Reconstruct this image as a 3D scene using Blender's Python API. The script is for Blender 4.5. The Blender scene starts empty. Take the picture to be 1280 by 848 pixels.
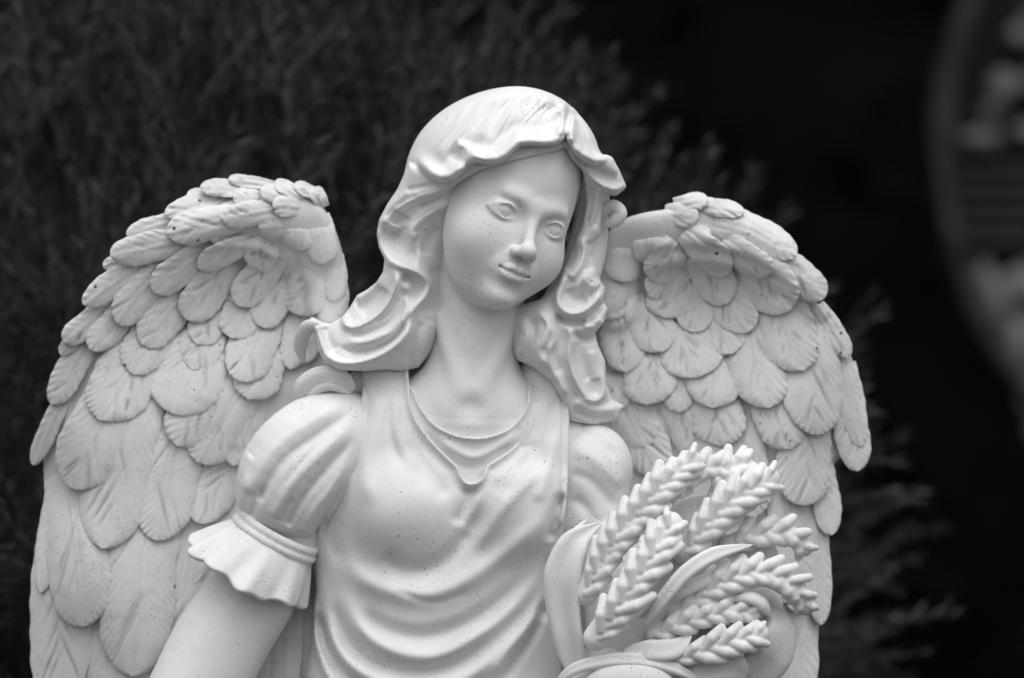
import bpy, bmesh, math, random
import numpy as np
from mathutils import Vector, Matrix

random.seed(7)
RNG = np.random.default_rng(11)
S = 0.0005            # metres per design unit (the statue is drawn in half-millimetres)
Z0 = 0.70             # height of the design origin above the ground
CX, CY = 640.0, 424.0
R = math.radians
scene = bpy.context.scene
COL = scene.collection

# ------------------------------------------------------------------ camera
cam_d = bpy.data.cameras.new('camera')
cam = bpy.data.objects.new('camera', cam_d); COL.objects.link(cam)
cam.location = (0, -3.0, Z0); cam.rotation_euler = (R(90), 0, 0)
cam_d.sensor_width = 36; cam_d.lens = 36 * 3.0 / 0.64
cam_d.clip_start = 0.05; cam_d.clip_end = 400
cam_d.dof.use_dof = True; cam_d.dof.focus_distance = 2.955; cam_d.dof.aperture_fstop = 4.2
scene.camera = cam

# ------------------------------------------------------------------ sky and soft sun (overcast, neutral)
SUN_EL, SUN_AZ = R(66), R(-32)          # azimuth measured from the camera side, minus = picture left
wd = bpy.data.worlds.new('World'); scene.world = wd; wd.use_nodes = True
nt = wd.node_tree; nt.nodes.clear()
sky = nt.nodes.new('ShaderNodeTexSky'); sky.sky_type = 'NISHITA'; sky.sun_disc = False
sky.sun_elevation = SUN_EL; sky.sun_rotation = math.pi + SUN_AZ
sky.dust_density = 4.0; sky.air_density = 1.5
bw = nt.nodes.new('ShaderNodeRGBToBW')
bg = nt.nodes.new('ShaderNodeBackground'); bg.inputs['Strength'].default_value = 0.125
wo = nt.nodes.new('ShaderNodeOutputWorld')
nt.links.new(sky.outputs[0], bw.inputs[0]); nt.links.new(bw.outputs[0], bg.inputs[0]); nt.links.new(bg.outputs[0], wo.inputs[0])
sl = bpy.data.lights.new('sun', 'SUN'); sl.energy = 1.0; sl.angle = R(75); sl.color = (1, 1, 1)
sun = bpy.data.objects.new('sun', sl); COL.objects.link(sun)
sdir = Vector((math.sin(SUN_AZ) * math.cos(SUN_EL), -math.cos(SUN_AZ) * math.cos(SUN_EL), math.sin(SUN_EL)))
sun.rotation_euler = (-sdir).to_track_quat('-Z', 'Y').to_euler(); sun.location = sdir * 8
scene.view_settings.view_transform = 'Standard'; scene.view_settings.look = 'None'
scene.view_settings.gamma = 1; scene.view_settings.exposure = 0.34
scene.render.engine = 'CYCLES'
scene.cycles.use_denoising = True
scene.cycles.max_bounces = 5; scene.cycles.diffuse_bounces = 4; scene.cycles.glossy_bounces = 2; scene.cycles.transmission_bounces = 0
scene.cycles.use_adaptive_sampling = True; scene.cycles.adaptive_threshold = 0.015

# ------------------------------------------------------------------ materials
def new_mat(name):
    m = bpy.data.materials.new(name); m.use_nodes = True
    t = m.node_tree; b = t.nodes['Principled BSDF']
    return m, t, b
def N(t, kind, **kw):
    n = t.nodes.new(kind)
    for k, v in kw.items():
        if k in n.inputs: n.inputs[k].default_value = v
        else: setattr(n, k, v)
    return n
def ramp(t, src, a, b, ca, cb):
    r = t.nodes.new('ShaderNodeMapRange'); r.clamp = True
    r.inputs['From Min'].default_value = a; r.inputs['From Max'].default_value = b
    r.inputs['To Min'].default_value = ca; r.inputs['To Max'].default_value = cb
    t.links.new(src, r.inputs['Value']); return r.outputs['Result']
def mul(t, a, b, op='MULTIPLY'):
    m = t.nodes.new('ShaderNodeMath'); m.operation = op
    for i, v in enumerate((a, b)):
        if isinstance(v, (int, float)): m.inputs[i].default_value = v
        else: t.links.new(v, m.inputs[i])
    return m.outputs[0]

def stone_mat(name, base, speck=1.0, rough=0.42, streak=0.0, blots=0.0):
    m, t, b = new_mat(name)
    tc = N(t, 'ShaderNodeTexCoord'); co = tc.outputs['Object']
    geo = N(t, 'ShaderNodeNewGeometry'); pos = geo.outputs['Position']
    big = N(t, 'ShaderNodeTexNoise', Scale=22.0, Detail=3.0, Roughness=0.6); t.links.new(pos, big.inputs['Vector'])
    tone = ramp(t, big.outputs[0], 0.3, 0.7, base * 0.90, base * 1.04)
    # pin-holes and dirt specks
    col = tone
    for sc, lim, dark, sel in ((520.0, 0.26, 0.30, 0.5), (190.0, 0.13, 0.12, 0.54), (900.0, 0.30, 0.5, 0.46)):
        vo = N(t, 'ShaderNodeTexVoronoi', Scale=sc); t.links.new(pos, vo.inputs['Vector'])
        ms = N(t, 'ShaderNodeTexNoise', Scale=sc * 0.05 + 4.0, Detail=2.0); t.links.new(pos, ms.inputs['Vector'])
        sepc = N(t, 'ShaderNodeSeparateColor'); t.links.new(vo.outputs['Color'], sepc.inputs[0])
        pick = ramp(t, sepc.outputs[0], 0.80 - 0.12 * speck, 0.81 - 0.12 * speck, 0, 1)
        zone = ramp(t, ms.outputs[0], sel + 0.03, sel + 0.09, 0, 1)
        spot = ramp(t, vo.outputs['Distance'], lim * 0.6, lim, 1, 0)
        k = mul(t, mul(t, spot, pick), zone)
        col = mul(t, col, ramp(t, k, 0, 1, 1, dark))
    if blots:                                            # larger dark blots, few and scattered
        vo = N(t, 'ShaderNodeTexVoronoi', Scale=62.0); wn = N(t, 'ShaderNodeTexNoise', Scale=300.0, Detail=2.0)
        t.links.new(pos, vo.inputs['Vector']); t.links.new(pos, wn.inputs['Vector'])
        sepc = N(t, 'ShaderNodeSeparateColor'); t.links.new(vo.outputs['Color'], sepc.inputs[0])
        dd = mul(t, vo.outputs['Distance'], mul(t, wn.outputs[0], 0.12), 'ADD')
        k = mul(t, ramp(t, dd, 0.12, 0.15, 1, 0), ramp(t, sepc.outputs[0], 1 - blots, 1.01 - blots, 0, 1))
        col = mul(t, col, ramp(t, k, 0, 1, 1, 0.16))
    if streak:
        wv = N(t, 'ShaderNodeTexNoise', Scale=60.0, Detail=4.0, Roughness=0.7); t.links.new(pos, wv.inputs['Vector'])
        col = mul(t, col, ramp(t, wv.outputs[0], 0.56, 0.72, 1, 1 - streak))
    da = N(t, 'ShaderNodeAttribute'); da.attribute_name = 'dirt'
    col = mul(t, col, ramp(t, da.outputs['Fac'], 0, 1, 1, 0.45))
    cc = N(t, 'ShaderNodeCombineColor')
    for i in range(3): t.links.new(col, cc.inputs[i])
    t.links.new(cc.outputs[0], b.inputs['Base Color'])
    b.inputs['Roughness'].default_value = rough
    b.inputs['Specular IOR Level'].default_value = 0.22
    fine = N(t, 'ShaderNodeTexNoise', Scale=700.0, Detail=2.0, Roughness=0.6); t.links.new(pos, fine.inputs['Vector'])
    mid = N(t, 'ShaderNodeTexNoise', Scale=70.0, Detail=1.0); t.links.new(pos, mid.inputs['Vector'])
    hsum = mul(t, mul(t, fine.outputs[0], 0.00022), mul(t, mid.outputs[0], 0.0006), 'ADD')
    bp = N(t, 'ShaderNodeBump', Strength=0.55, Distance=1.0); t.links.new(hsum, bp.inputs['Height'])
    t.links.new(bp.outputs[0], b.inputs['Normal'])
    return m

M = {}
M['cast'] = stone_mat('white_painted_cast', 0.78, speck=1.2, rough=0.7, streak=0.05)
M['skin'] = stone_mat('white_painted_cast_smooth', 0.77, speck=0.0, rough=0.66, streak=0.05)
M['feather'] = stone_mat('white_painted_cast_feathers', 0.71, speck=1.1, streak=0.16, rough=0.65, blots=0.32)

# ------------------------------------------------------------------ mesh helpers
def to_world(P):
    P = np.asarray(P, dtype=np.float64)
    out = np.empty_like(P)
    out[:, 0] = (P[:, 0] - CX) * S
    out[:, 1] = -P[:, 2] * S
    out[:, 2] = Z0 + (CY - P[:, 1]) * S
    return out

def make_obj(name, verts, faces, mat, parent=None, smooth=True, recalc=False, design=True):
    me = bpy.data.meshes.new(name)
    v = to_world(verts) if design else np.asarray(verts, dtype=np.float64)
    faces = np.asarray(faces, dtype=np.int32)
    if faces.ndim == 2:
        nf, k = faces.shape
        me.vertices.add(len(v)); me.vertices.foreach_set('co', v.astype(np.float32).ravel())
        me.loops.add(nf * k); me.loops.foreach_set('vertex_index', faces.ravel())
        me.polygons.add(nf); me.polygons.foreach_set('loop_start', np.arange(0, nf * k, k, dtype=np.int32))
        me.update(calc_edges=True)
    if recalc:
        b = bmesh.new(); b.from_mesh(me); bmesh.ops.recalc_face_normals(b, faces=b.faces); b.to_mesh(me); b.free()
    me.polygons.foreach_set('use_smooth', np.full(len(me.polygons), smooth))
    me.materials.append(mat)
    o = bpy.data.objects.new(name, me); COL.objects.link(o)
    if parent is not None: o.parent = parent
    return o

def empty(name, loc=(0, 0, 0)):
    o = bpy.data.objects.new(name, None); COL.objects.link(o); o.location = loc; o.empty_display_size = 0.05
    return o

def adopt(o, parent):
    """parent keeping the world place (the parents are unrotated)"""
    o.parent = parent
    off = Vector((0, 0, 0)); p = parent
    while p is not None:
        off += p.location; p = p.parent
    o.location = -off
    return o

# --- splines
def catmull(pts, n):
    p = np.asarray(pts, float)
    if len(p) == 2:
        t = np.linspace(0, 1, n)[:, None]; return p[0] * (1 - t) + p[1] * t
    q = np.vstack([2 * p[0] - p[1], p, 2 * p[-1] - p[-2]])
    seg = np.linspace(0, len(p) - 1, n); out = np.empty((n, p.shape[1]))
    for k, s in enumerate(seg):
        i = min(int(s), len(p) - 2); t = s - i
        a, b, c, d = q[i], q[i + 1], q[i + 2], q[i + 3]
        out[k] = 0.5 * ((2 * b) + (c - a) * t + (2 * a - 5 * b + 4 * c - d) * t * t + (3 * b - a - 3 * c + d) * t ** 3)
    return out

# --- signed distance sculpting
def smin(a, b, k):
    h = np.clip(0.5 + 0.5 * (b - a) / k, 0, 1); return b * (1 - h) + a * h - k * h * (1 - h)
def smax(a, b, k): return -smin(-a, -b, k)
def ell(x, y, z, c, r):
    X, Y, Z = x - c[0], y - c[1], z - c[2]
    k0 = np.sqrt((X / r[0]) ** 2 + (Y / r[1]) ** 2 + (Z / r[2]) ** 2)
    k1 = np.sqrt((X / r[0] ** 2) ** 2 + (Y / r[1] ** 2) ** 2 + (Z / r[2] ** 2) ** 2)
    return k0 * (k0 - 1) / np.maximum(k1, 1e-6)
def chain(x, y, z, pts, rad, n=None):
    """distance to a tapered tube through pts"""
    P = np.asarray(pts, float); rad = np.broadcast_to(np.asarray(rad, float), (len(P),))
    if n:
        Q = catmull(np.c_[P, rad], n); P, rad = Q[:, :3], Q[:, 3]
    best = np.full(x.shape, 1e9, np.float32)
    for i in range(len(P) - 1):
        a, b = P[i].astype(np.float32), P[i + 1].astype(np.float32); ab = b - a; L = max(float(ab @ ab), 1e-9)
        t = np.clip(((x - a[0]) * ab[0] + (y - a[1]) * ab[1] + (z - a[2]) * ab[2]) / L, 0, 1)
        d = np.sqrt((x - a[0] - t * ab[0]) ** 2 + (y - a[1] - t * ab[1]) ** 2 + (z - a[2] - t * ab[2]) ** 2) - (rad[i] + t * (rad[i + 1] - rad[i]))
        np.minimum(best, d, out=best)
    return best

def surface_nets(f, org, h):
    s = f < 0
    c = np.zeros(tuple(n - 1 for n in f.shape), np.int8)
    offs = [(i, j, k) for i in (0, 1) for j in (0, 1) for k in (0, 1)]
    sh = c.shape
    for i, j, k in offs: c += s[i:i + sh[0], j:j + sh[1], k:k + sh[2]]
    mask = (c > 0) & (c < 8)
    idx = np.full(sh, -1, np.int32); cells = np.argwhere(mask); idx[mask] = np.arange(len(cells))
    cv = {o: f[cells[:, 0] + o[0], cells[:, 1] + o[1], cells[:, 2] + o[2]] for o in offs}
    acc = np.zeros((len(cells), 3)); cnt = np.zeros(len(cells))
    for o in offs:
        for ax in range(3):
            if o[ax]: continue
            o2 = list(o); o2[ax] = 1; o2 = tuple(o2)
            a, b = cv[o], cv[o2]; m = (a < 0) != (b < 0)
            t = np.where(m, a / np.where(np.abs(a - b) < 1e-9, 1, a - b), 0)
            p = np.tile(np.array(o, float), (len(cells), 1)); p[:, ax] += t
            acc[m] += p[m]; cnt[m] += 1
    v = org + (cells + acc / cnt[:, None]) * h
    quads = []
    for ax in range(3):
        u, w = (ax + 1) % 3, (ax + 2) % 3
        sl0 = [slice(None)] * 3; sl1 = [slice(None)] * 3
        sl0[ax] = slice(0, -1); sl1[ax] = slice(1, None)
        for q in (sl0, sl1):
            q[u] = slice(1, -1); q[w] = slice(1, -1)
        a, b = s[tuple(sl0)], s[tuple(sl1)]
        e = np.argwhere(a != b)
        if not len(e): continue
        sign = a[tuple(e.T)]
        e2 = e.copy(); e2[:, u] += 1; e2[:, w] += 1
        def cell(du, dw):
            q = e2.copy(); q[:, u] += du; q[:, w] += dw
            return idx[q[:, 0], q[:, 1], q[:, 2]]
        q = np.stack([cell(-1, -1), cell(0, -1), cell(0, 0), cell(-1, 0)], 1)
        q[~sign] = q[~sign][:, ::-1]
        quads.append(q)
    return v, np.vstack(quads)

def sculpt(func, lo, hi, h, coarse=4, band=0.6):
    """mesh func(x,y,z)=0 (design units) on a grid of step h, evaluated only near the surface"""
    lo = np.asarray(lo, float); hi = np.asarray(hi, float)
    H = h * coarse
    nc = np.ceil((hi - lo) / H).astype(int) + 1
    g = [lo[i] + H * np.arange(nc[i]) for i in range(3)]
    X, Y, Z = np.meshgrid(*g, indexing='ij')
    F4 = np.float32
    fc = func(X.ravel().astype(F4), Y.ravel().astype(F4), Z.ravel().astype(F4)).reshape(X.shape)
    n = (nc - 1) * coarse + 1
    f = np.repeat(np.repeat(np.repeat(fc[:-1, :-1, :-1], coarse, 0), coarse, 1), coarse, 2).astype(np.float32)
    near = np.zeros(tuple(nc - 1), bool)
    lo8 = np.full(near.shape, 1e9); hi8 = np.full(near.shape, -1e9)
    for i in (0, 1):
        for j in (0, 1):
            for k in (0, 1):
                q = fc[i:i + near.shape[0], j:j + near.shape[1], k:k + near.shape[2]]
                lo8 = np.minimum(lo8, q); hi8 = np.maximum(hi8, q)
    near = (lo8 < band * H) & (hi8 > -band * H)
    pad = np.zeros(tuple(n), np.float32) + 1e3
    pad[:-1, :-1, :-1] = np.where(f < 0, -1e3, 1e3); f = pad
    blocks = np.argwhere(near)
    off = np.stack(np.meshgrid(*[np.arange(coarse)] * 3, indexing='ij'), -1).reshape(-1, 3)
    for st in range(0, len(blocks), 8000):
        pts = (blocks[st:st + 8000, None, :] * coarse + off[None]).reshape(-1, 3)
        w = (lo + pts * h).astype(F4)
        f[pts[:, 0], pts[:, 1], pts[:, 2]] = func(w[:, 0], w[:, 1], w[:, 2])
    v, q = surface_nets(f, lo, h)
    q = q[:, ::-1]      # the design frame is left-handed
    ok = (q >= 0).all(1)
    return v, q[ok]

def drop_back(v, q, dmin):
    """leave out faces buried inside the casting, deeper than dmin"""
    keep = (v[q][:, :, 2] > dmin).any(1); q = q[keep]
    used = np.unique(q); remap = np.full(len(v), -1, np.int64); remap[used] = np.arange(len(used))
    return v[used], remap[q]

# --- relief painted as strokes on a front-view sheet (heights in design units), used to carve folds and strands
class Relief:
    def __init__(s, x0, x1, y0, y1, h=1.0):
        s.x0, s.y0, s.h = x0, y0, h
        s.nx, s.ny = int((x1 - x0) / h) + 1, int((y1 - y0) / h) + 1
        s.a = np.zeros((s.nx, s.ny))
        s.X = x0 + h * np.arange(s.nx)[:, None] + np.zeros((1, s.ny)); s.Y = y0 + h * np.arange(s.ny)[None] + np.zeros((s.nx, 1))
    def dist(s, pts, n=30, closed=False):
        P = catmull(pts, n) if len(pts) > 2 else np.asarray(pts, float)
        best = np.full(s.a.shape, 1e9); tt = np.zeros(s.a.shape); side = np.zeros(s.a.shape)
        for i in range(len(P) - 1):
            a, b = P[i], P[i + 1]; ab = b - a; L = max(ab @ ab, 1e-9)
            t = np.clip(((s.X - a[0]) * ab[0] + (s.Y - a[1]) * ab[1]) / L, 0, 1)
            dx, dy = s.X - a[0] - t * ab[0], s.Y - a[1] - t * ab[1]
            d = np.sqrt(dx * dx + dy * dy); m = d < best
            best[m] = d[m]; tt[m] = ((i + t) / (len(P) - 1))[m]; side[m] = np.sign(ab[0] * dy - ab[1] * dx)[m]
        return best, tt, side
    def stroke(s, pts, w, hgt, taper=(0.15, 0.15), w2=None, n=24):
        """ridge (hgt>0) or groove; w2 = width on the right-hand side of the stroke"""
        P = np.asarray(pts, float); mrg = 3.2 * max(w, w2 or 0)
        i0 = max(0, int((P[:, 0].min() - mrg - s.x0) / s.h)); i1 = min(s.nx, int((P[:, 0].max() + mrg - s.x0) / s.h) + 1)
        j0 = max(0, int((P[:, 1].min() - mrg - s.y0) / s.h)); j1 = min(s.ny, int((P[:, 1].max() + mrg - s.y0) / s.h) + 1)
        if i1 <= i0 or j1 <= j0: return
        sub = object.__new__(Relief); sub.X = s.X[i0:i1, j0:j1]; sub.Y = s.Y[i0:i1, j0:j1]; sub.a = s.a[i0:i1, j0:j1]
        d, t, sd = sub.dist(pts, n)
        ww = np.where(sd > 0, w2 or w, w)
        e = np.ones_like(t)
        if taper[0] > 0: e = np.minimum(e, np.clip(t / taper[0], 0, 1))
        if taper[1] > 0: e = np.minimum(e, np.clip((1 - t) / taper[1], 0, 1))
        e = e * e * (3 - 2 * e)
        s.a[i0:i1, j0:j1] += hgt * e * np.exp(-(d / ww) ** 2)
    def at(s, x, y, arr=None):
        a = s.a if arr is None else arr
        u = np.clip((x - s.x0) / s.h, 0, s.nx - 1.001); v = np.clip((y - s.y0) / s.h, 0, s.ny - 1.001)
        i, j = u.astype(int), v.astype(int); fu, fv = u - i, v - j
        return (a[i, j] * (1 - fu) + a[i + 1, j] * fu) * (1 - fv) + (a[i, j + 1] * (1 - fu) + a[i + 1, j + 1] * fu) * fv
    def poly(s, pts, n=None):
        """signed distance (negative inside) to a closed outline"""
        P = np.asarray(pts, float)
        if n: P = catmull(np.vstack([P, P[:1]]), n)[:-1]
        Q = np.roll(P, -1, 0); best = np.full(s.a.shape, 1e9); ins = np.zeros(s.a.shape, bool)
        for a, b in zip(P, Q):
            ab = b - a; L = max(ab @ ab, 1e-9)
            t = np.clip(((s.X - a[0]) * ab[0] + (s.Y - a[1]) * ab[1]) / L, 0, 1)
            best = np.minimum(best, np.hypot(s.X - a[0] - t * ab[0], s.Y - a[1] - t * ab[1]))
            c = (a[1] > s.Y) != (b[1] > s.Y)
            with np.errstate(divide='ignore', invalid='ignore'):
                xi = a[0] + (s.Y - a[1]) * ab[0] / (ab[1] if abs(ab[1]) > 1e-9 else 1e-9)
            ins ^= c & (s.X < xi)
        return np.where(ins, -best, best)
def zoomed(pts, k, ox, oy): return [(p[0] / k + ox, p[1] / k + oy) + tuple(p[2:]) for p in pts]

# --- swept lock / leaf: elliptical section along a spline
def sweep(pts, width, thick, n=48, m=20, face=(0, 0, 1), groove=0, gdepth=0.0, wig=0.0, flat_end=(0.35, 0.25), twist=0.0, gph=0.0):
    """pts: (x, y, d); width / thick: half-sizes along the spline; face: direction the broad side looks to"""
    P = catmull(pts, n)
    w = np.interp(np.linspace(0, 1, n), np.linspace(0, 1, len(width)), width) if np.ndim(width) else np.full(n, float(width))
    t = np.interp(np.linspace(0, 1, n), np.linspace(0, 1, len(thick)), thick) if np.ndim(thick) else np.full(n, float(thick))
    T = np.gradient(P, axis=0); T /= np.linalg.norm(T, axis=1)[:, None] + 1e-9
    F = np.asarray(face, float)
    F = catmull(F, n) if F.ndim == 2 else np.tile(F, (n, 1))
    B = np.cross(T, F); B /= np.linalg.norm(B, axis=1)[:, None] + 1e-9
    Nn = np.cross(B, T)
    u = np.linspace(0, 1, n)
    e = np.ones(n); a, b = flat_end
    if a > 0: e = np.where(u < a * 0.5, np.sqrt(np.clip(1 - (1 - u / (a * 0.5)) ** 2, 0, 1)), e)
    if b > 0: e = np.where(u > 1 - b, np.minimum(e, np.sqrt(np.clip(1 - ((u - 1 + b) / b) ** 2, 0, 1))), e)
    e = np.maximum(e, 0.02)
    th = np.linspace(0, 2 * np.pi, m, endpoint=False)
    cs, sn = np.cos(th), np.sin(th)
    V = np.empty((n, m, 3))
    for i in range(n):
        g = 1.0
        if groove:
            g = 1 - gdepth * (0.5 + 0.5 * np.cos(groove * np.pi * cs + gph + twist * u[i])) * (sn > -0.2)
        V[i] = P[i] + np.outer(cs * w[i] * e[i], B[i]) + np.outer(sn * t[i] * e[i] * g, Nn[i])
    vs = V.reshape(-1, 3)
    f = []
    for i in range(n - 1):
        for j in range(m):
            j2 = (j + 1) % m
            f.append((i * m + j, i * m + j2, (i + 1) * m + j2, (i + 1) * m + j))
    vs = np.vstack([vs, P[0], P[-1]]); c0, c1 = n * m, n * m + 1
    for j in range(m):
        j2 = (j + 1) % m
        f.append((c0, j2, j, j)); f.append((c1, (n - 1) * m + j, (n - 1) * m + j2, (n - 1) * m + j2))
    return vs, f
def quads_only(f):
    return [q for q in f if len(set(q)) == 4], [(q[0], q[1], q[2]) for q in f if len(set(q)) < 4]
def make_poly(name, vs, f, mat, parent, recalc=True):
    me = bpy.data.meshes.new(name)
    ff = [tuple(dict.fromkeys(q)) for q in f]
    me.from_pydata(to_world(np.asarray(vs, float)).tolist(), [], ff); me.update()
    if recalc:
        b = bmesh.new(); b.from_mesh(me); bmesh.ops.recalc_face_normals(b, faces=b.faces); b.to_mesh(me); b.free()
    me.polygons.foreach_set('use_smooth', np.full(len(me.polygons), True))
    me.materials.append(mat)
    o = bpy.data.objects.new(name, me); COL.objects.link(o)
    if parent is not None: adopt(o, parent)
    return o

# ================================================================== THE ANGEL STATUE
statue = empty('angel_statue', (0, 0, 0))
statue['label'] = 'white cast garden angel statue with feathered wings holding a sheaf of wheat'
statue['category'] = 'statue'

# ------------------------------------------------------------------ head frame (turned, tilted)
HC = np.array([627.4, 259.6, 0.0]); HS = 1.17
yaw, pitch, roll = R(24.8), R(-0.9), R(21.1)
cy_, sy_, cp_, sp_, cr_, sr_ = math.cos(yaw), math.sin(yaw), math.cos(pitch), math.sin(pitch), math.cos(roll), math.sin(roll)
HR = np.array([[cr_, 0, sr_], [0, 1, 0], [-sr_, 0, cr_]]) @ np.array([[cy_, sy_, 0], [-sy_, cy_, 0], [0, 0, 1]]) @ np.array([[1, 0, 0], [0, cp_, sp_], [0, -sp_, cp_]])
def head_local(x, y, d):
    """design (x, y, d) -> head frame: x to her left, y front, z up, in units of HS"""
    X, Y, Z = (x - HC[0]) / HS, (d - HC[2]) / HS, -(y - HC[1]) / HS
    return (HR[0, 0] * X + HR[1, 0] * Y + HR[2, 0] * Z, HR[0, 1] * X + HR[1, 1] * Y + HR[2, 1] * Z, HR[0, 2] * X + HR[1, 2] * Y + HR[2, 2] * Z)
def head_out(p):
    p = np.asarray(p, float) @ HR.T * HS
    return np.stack([HC[0] + p[..., 0], HC[1] - p[..., 2], HC[2] + p[..., 1]], -1)

def face_sdf(x, y, z):
    ax = np.abs(x)
    f = ell(x, y, z, (0, -6, 34), (70, 92, 80))
    f = smin(f, ell(x, y, z, (0, 24, -18), (64, 62, 80)), 18)
    f = smin(f, ell(x, y, z, (0, 42, -66), (41, 43, 38)), 24)
    f = smin(f, ell(ax, y, z, (33, 53, -40), (29, 27, 29)), 20)      # cheeks
    m = (y > 38) & (z > -128) & (z < 46) & (f < 34)
    if not m.any(): return f
    g = f[m]; x, y, z, ax = x[m], y[m], z[m], ax[m]
    g = smin(g, ell(x, y, z, (0, 74, -91), (16, 14, 13)), 18)        # chin
    # sockets, brow, eyeball, lids
    g = smax(g, -ell(ax, y, z, (26, 96, -3), (18, 14.2, 11)), 16)
    g = smin(g, chain(ax, y, z, [(8, 83, 8), (20, 82.5, 13), (34, 77.5, 14)], [2, 2, 1], 8), 18)
    eb = ell(ax, y, z, (31, 69.6, -4.5), (15.5, 12.5, 12))
    g = smin(g, eb, 4)
    g = smin(g, chain(ax, y, z, [(14.5, 77, -7), (20, 80.5, -0.5), (28, 82.6, 2.4), (36, 81, 2.0), (42, 76.6, -1.0), (48, 70.3, -5.5)], [1.0, 1.4, 1.7, 1.7, 1.3, 0.5], 18), 3.2)
    g = smin(g, chain(ax, y, z, [(14.5, 77, -7), (20, 79, -10.4), (29, 80.8, -12.6), (38, 78.4, -11.2), (47, 71, -6)], [0.7, 0.9, 1.0, 0.8, 0.4], 16), 4.5)
    g = smax(g, -chain(ax, y, z, [(17, 82.5, 3), (25, 87, 8), (34, 86.2, 8.2), (44, 80, 4.0)], [0.6, 1.0, 1.0, 0.6], 12), 3)
    # faintly incised iris
    ir = np.hypot(ax - 30.5, z + 4.6)
    ring = np.maximum(np.abs(ir - 6.6) - 0.4, np.abs(y - 81) - 6)
    g = smax(g, -np.maximum(ring, -(eb + 0.22)), 1.0)
    # nose
    g = smin(g, chain(x, y, z, [(0, 81, 10), (0, 86.5, -5), (0, 94, -22), (0, 101, -36)], [6.0, 5.0, 5.6, 7.0], 10), 10)
    g = smin(g, ell(x, y, z, (0, 102, -37.5), (9.5, 8.5, 8)), 6)
    g = smin(g, ell(ax, y, z, (9.2, 94, -41), (5.8, 8, 6)), 4.5)
    g = smax(g, -ell(ax, y, z, (5.4, 97.5, -47.5), (2.6, 4.2, 2.6)), 2.5)
    # mouth
    g = smin(g, ell(x, y, z, (0, 80, -60), (23, 12, 17)), 10)
    g = smax(g, -chain(x, y, z, [(0, 96.4, -49), (0, 97, -56)], [1.6, 2.0]), 4)
    g = smin(g, chain(ax, y, z, [(0, 93.0, -60.4), (5, 93.4, -58.4), (11, 89.4, -60.8), (17, 84.0, -62.2)], [3.6, 4.1, 3.3, 1.4], 10), 3)
    g = smin(g, chain(ax, y, z, [(0, 91.4, -69.2), (6, 90.6, -68.8), (11, 87, -66.4), (15.5, 83.5, -63.8)], [4.8, 4.6, 3.4, 1.3], 10), 3)
    g = smax(g, -chain(ax, y, z, [(0, 97.5, -64.6), (6, 96.6, -63.6), (12, 92, -63.4), (19, 85, -60.8)], [1.0, 1.0, 1.1, 1.8], 10), 2.2)
    g = smax(g, -ell(x, y, z, (0, 98.6, -80), (17, 9, 5)), 11)
    f = f.copy(); f[m] = g
    return f

def neck_sdf(x, y, d):
    f = chain(x, y, d, [(606, 330, -22), (596, 400, -22), (590, 470, -16), (588, 520, -22)], [58, 55, 57, 70], 22)
    f = smin(f, chain(x, y, d, [(552, 400, 8), (566, 450, 28), (581, 497, 40)], [8, 8, 6], 8), 12)
    f = smin(f, chain(x, y, d, [(638, 408, 6), (617, 455, 28), (597, 497, 40)], [8, 8, 6], 8), 12)
    # chest and shoulders
    f = smin(f, chain(x, y, d, [(470, 560, -30), (585, 520, -26), (700, 560, -35)], [48, 60, 46], 16), 40)
    f = smin(f, ell(x, y, d, (575, 620, -46), (140, 130, 92)), 46)
    return smax(f, -ell(x, y, d, (589, 506, 62), (12, 11, 12)), 18)
def body_sdf(x, y, d):
    lx, ly, lz = head_local(x, y, d)
    return smin(face_sdf(lx, ly, lz) * HS, neck_sdf(x, y, d), 14)
v1, q1 = sculpt(body_sdf, (425, 105, -135), (765, 640, 140), 1.35)
v1, q1 = drop_back(v1, q1, -40)
# bare arm below the ruffled cuff, and the forearm that carries the sheaf
def arm_sdf(x, y, d):
    f = chain(x, y, d, [(365, 640, -14), (326, 730, -10), (272, 810, 0), (208, 960, 30), (230, 1060, 80)], [46, 52, 60, 54, 40], 24)
    return np.minimum(f, chain(x, y, d, [(742, 640, -30), (775, 760, 5), (760, 850, 60), (690, 900, 110)], [44, 44, 40, 34], 20))
v2, q2 = sculpt(arm_sdf, (140, 560, -90), (840, 1120, 150), 3.0)
body = make_obj('body', np.vstack([v1, v2]), np.vstack([q1, q2 + len(v1)]), M['skin'])
adopt(body, statue)

# ------------------------------------------------------------------ wings
class Sheet:
    """smooth depth field through scattered points (x, y, d)"""
    def __init__(s, pts, sig=130.0):
        P = np.asarray(pts, float); s.c = P[:, :2]; s.sig = sig
        A = s.k(P[:, :2]) + 0.02 * np.eye(len(P)); s.mean = P[:, 2].mean()
        s.w = np.linalg.solve(A, P[:, 2] - s.mean)
    def k(s, q):
        d2 = ((q[:, None, :] - s.c[None]) ** 2).sum(-1); return 1.0 / np.sqrt(1 + d2 / s.sig ** 2) 
    def __call__(s, x, y):
        x = np.asarray(x, float); shp = x.shape
        q = np.stack([x.ravel(), np.asarray(y, float).ravel()], 1)
        out = np.empty(len(q))
        for i in range(0, len(q), 60000): out[i:i + 60000] = s.k(q[i:i + 60000]) @ s.w + s.mean
        return out.reshape(shp)

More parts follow.
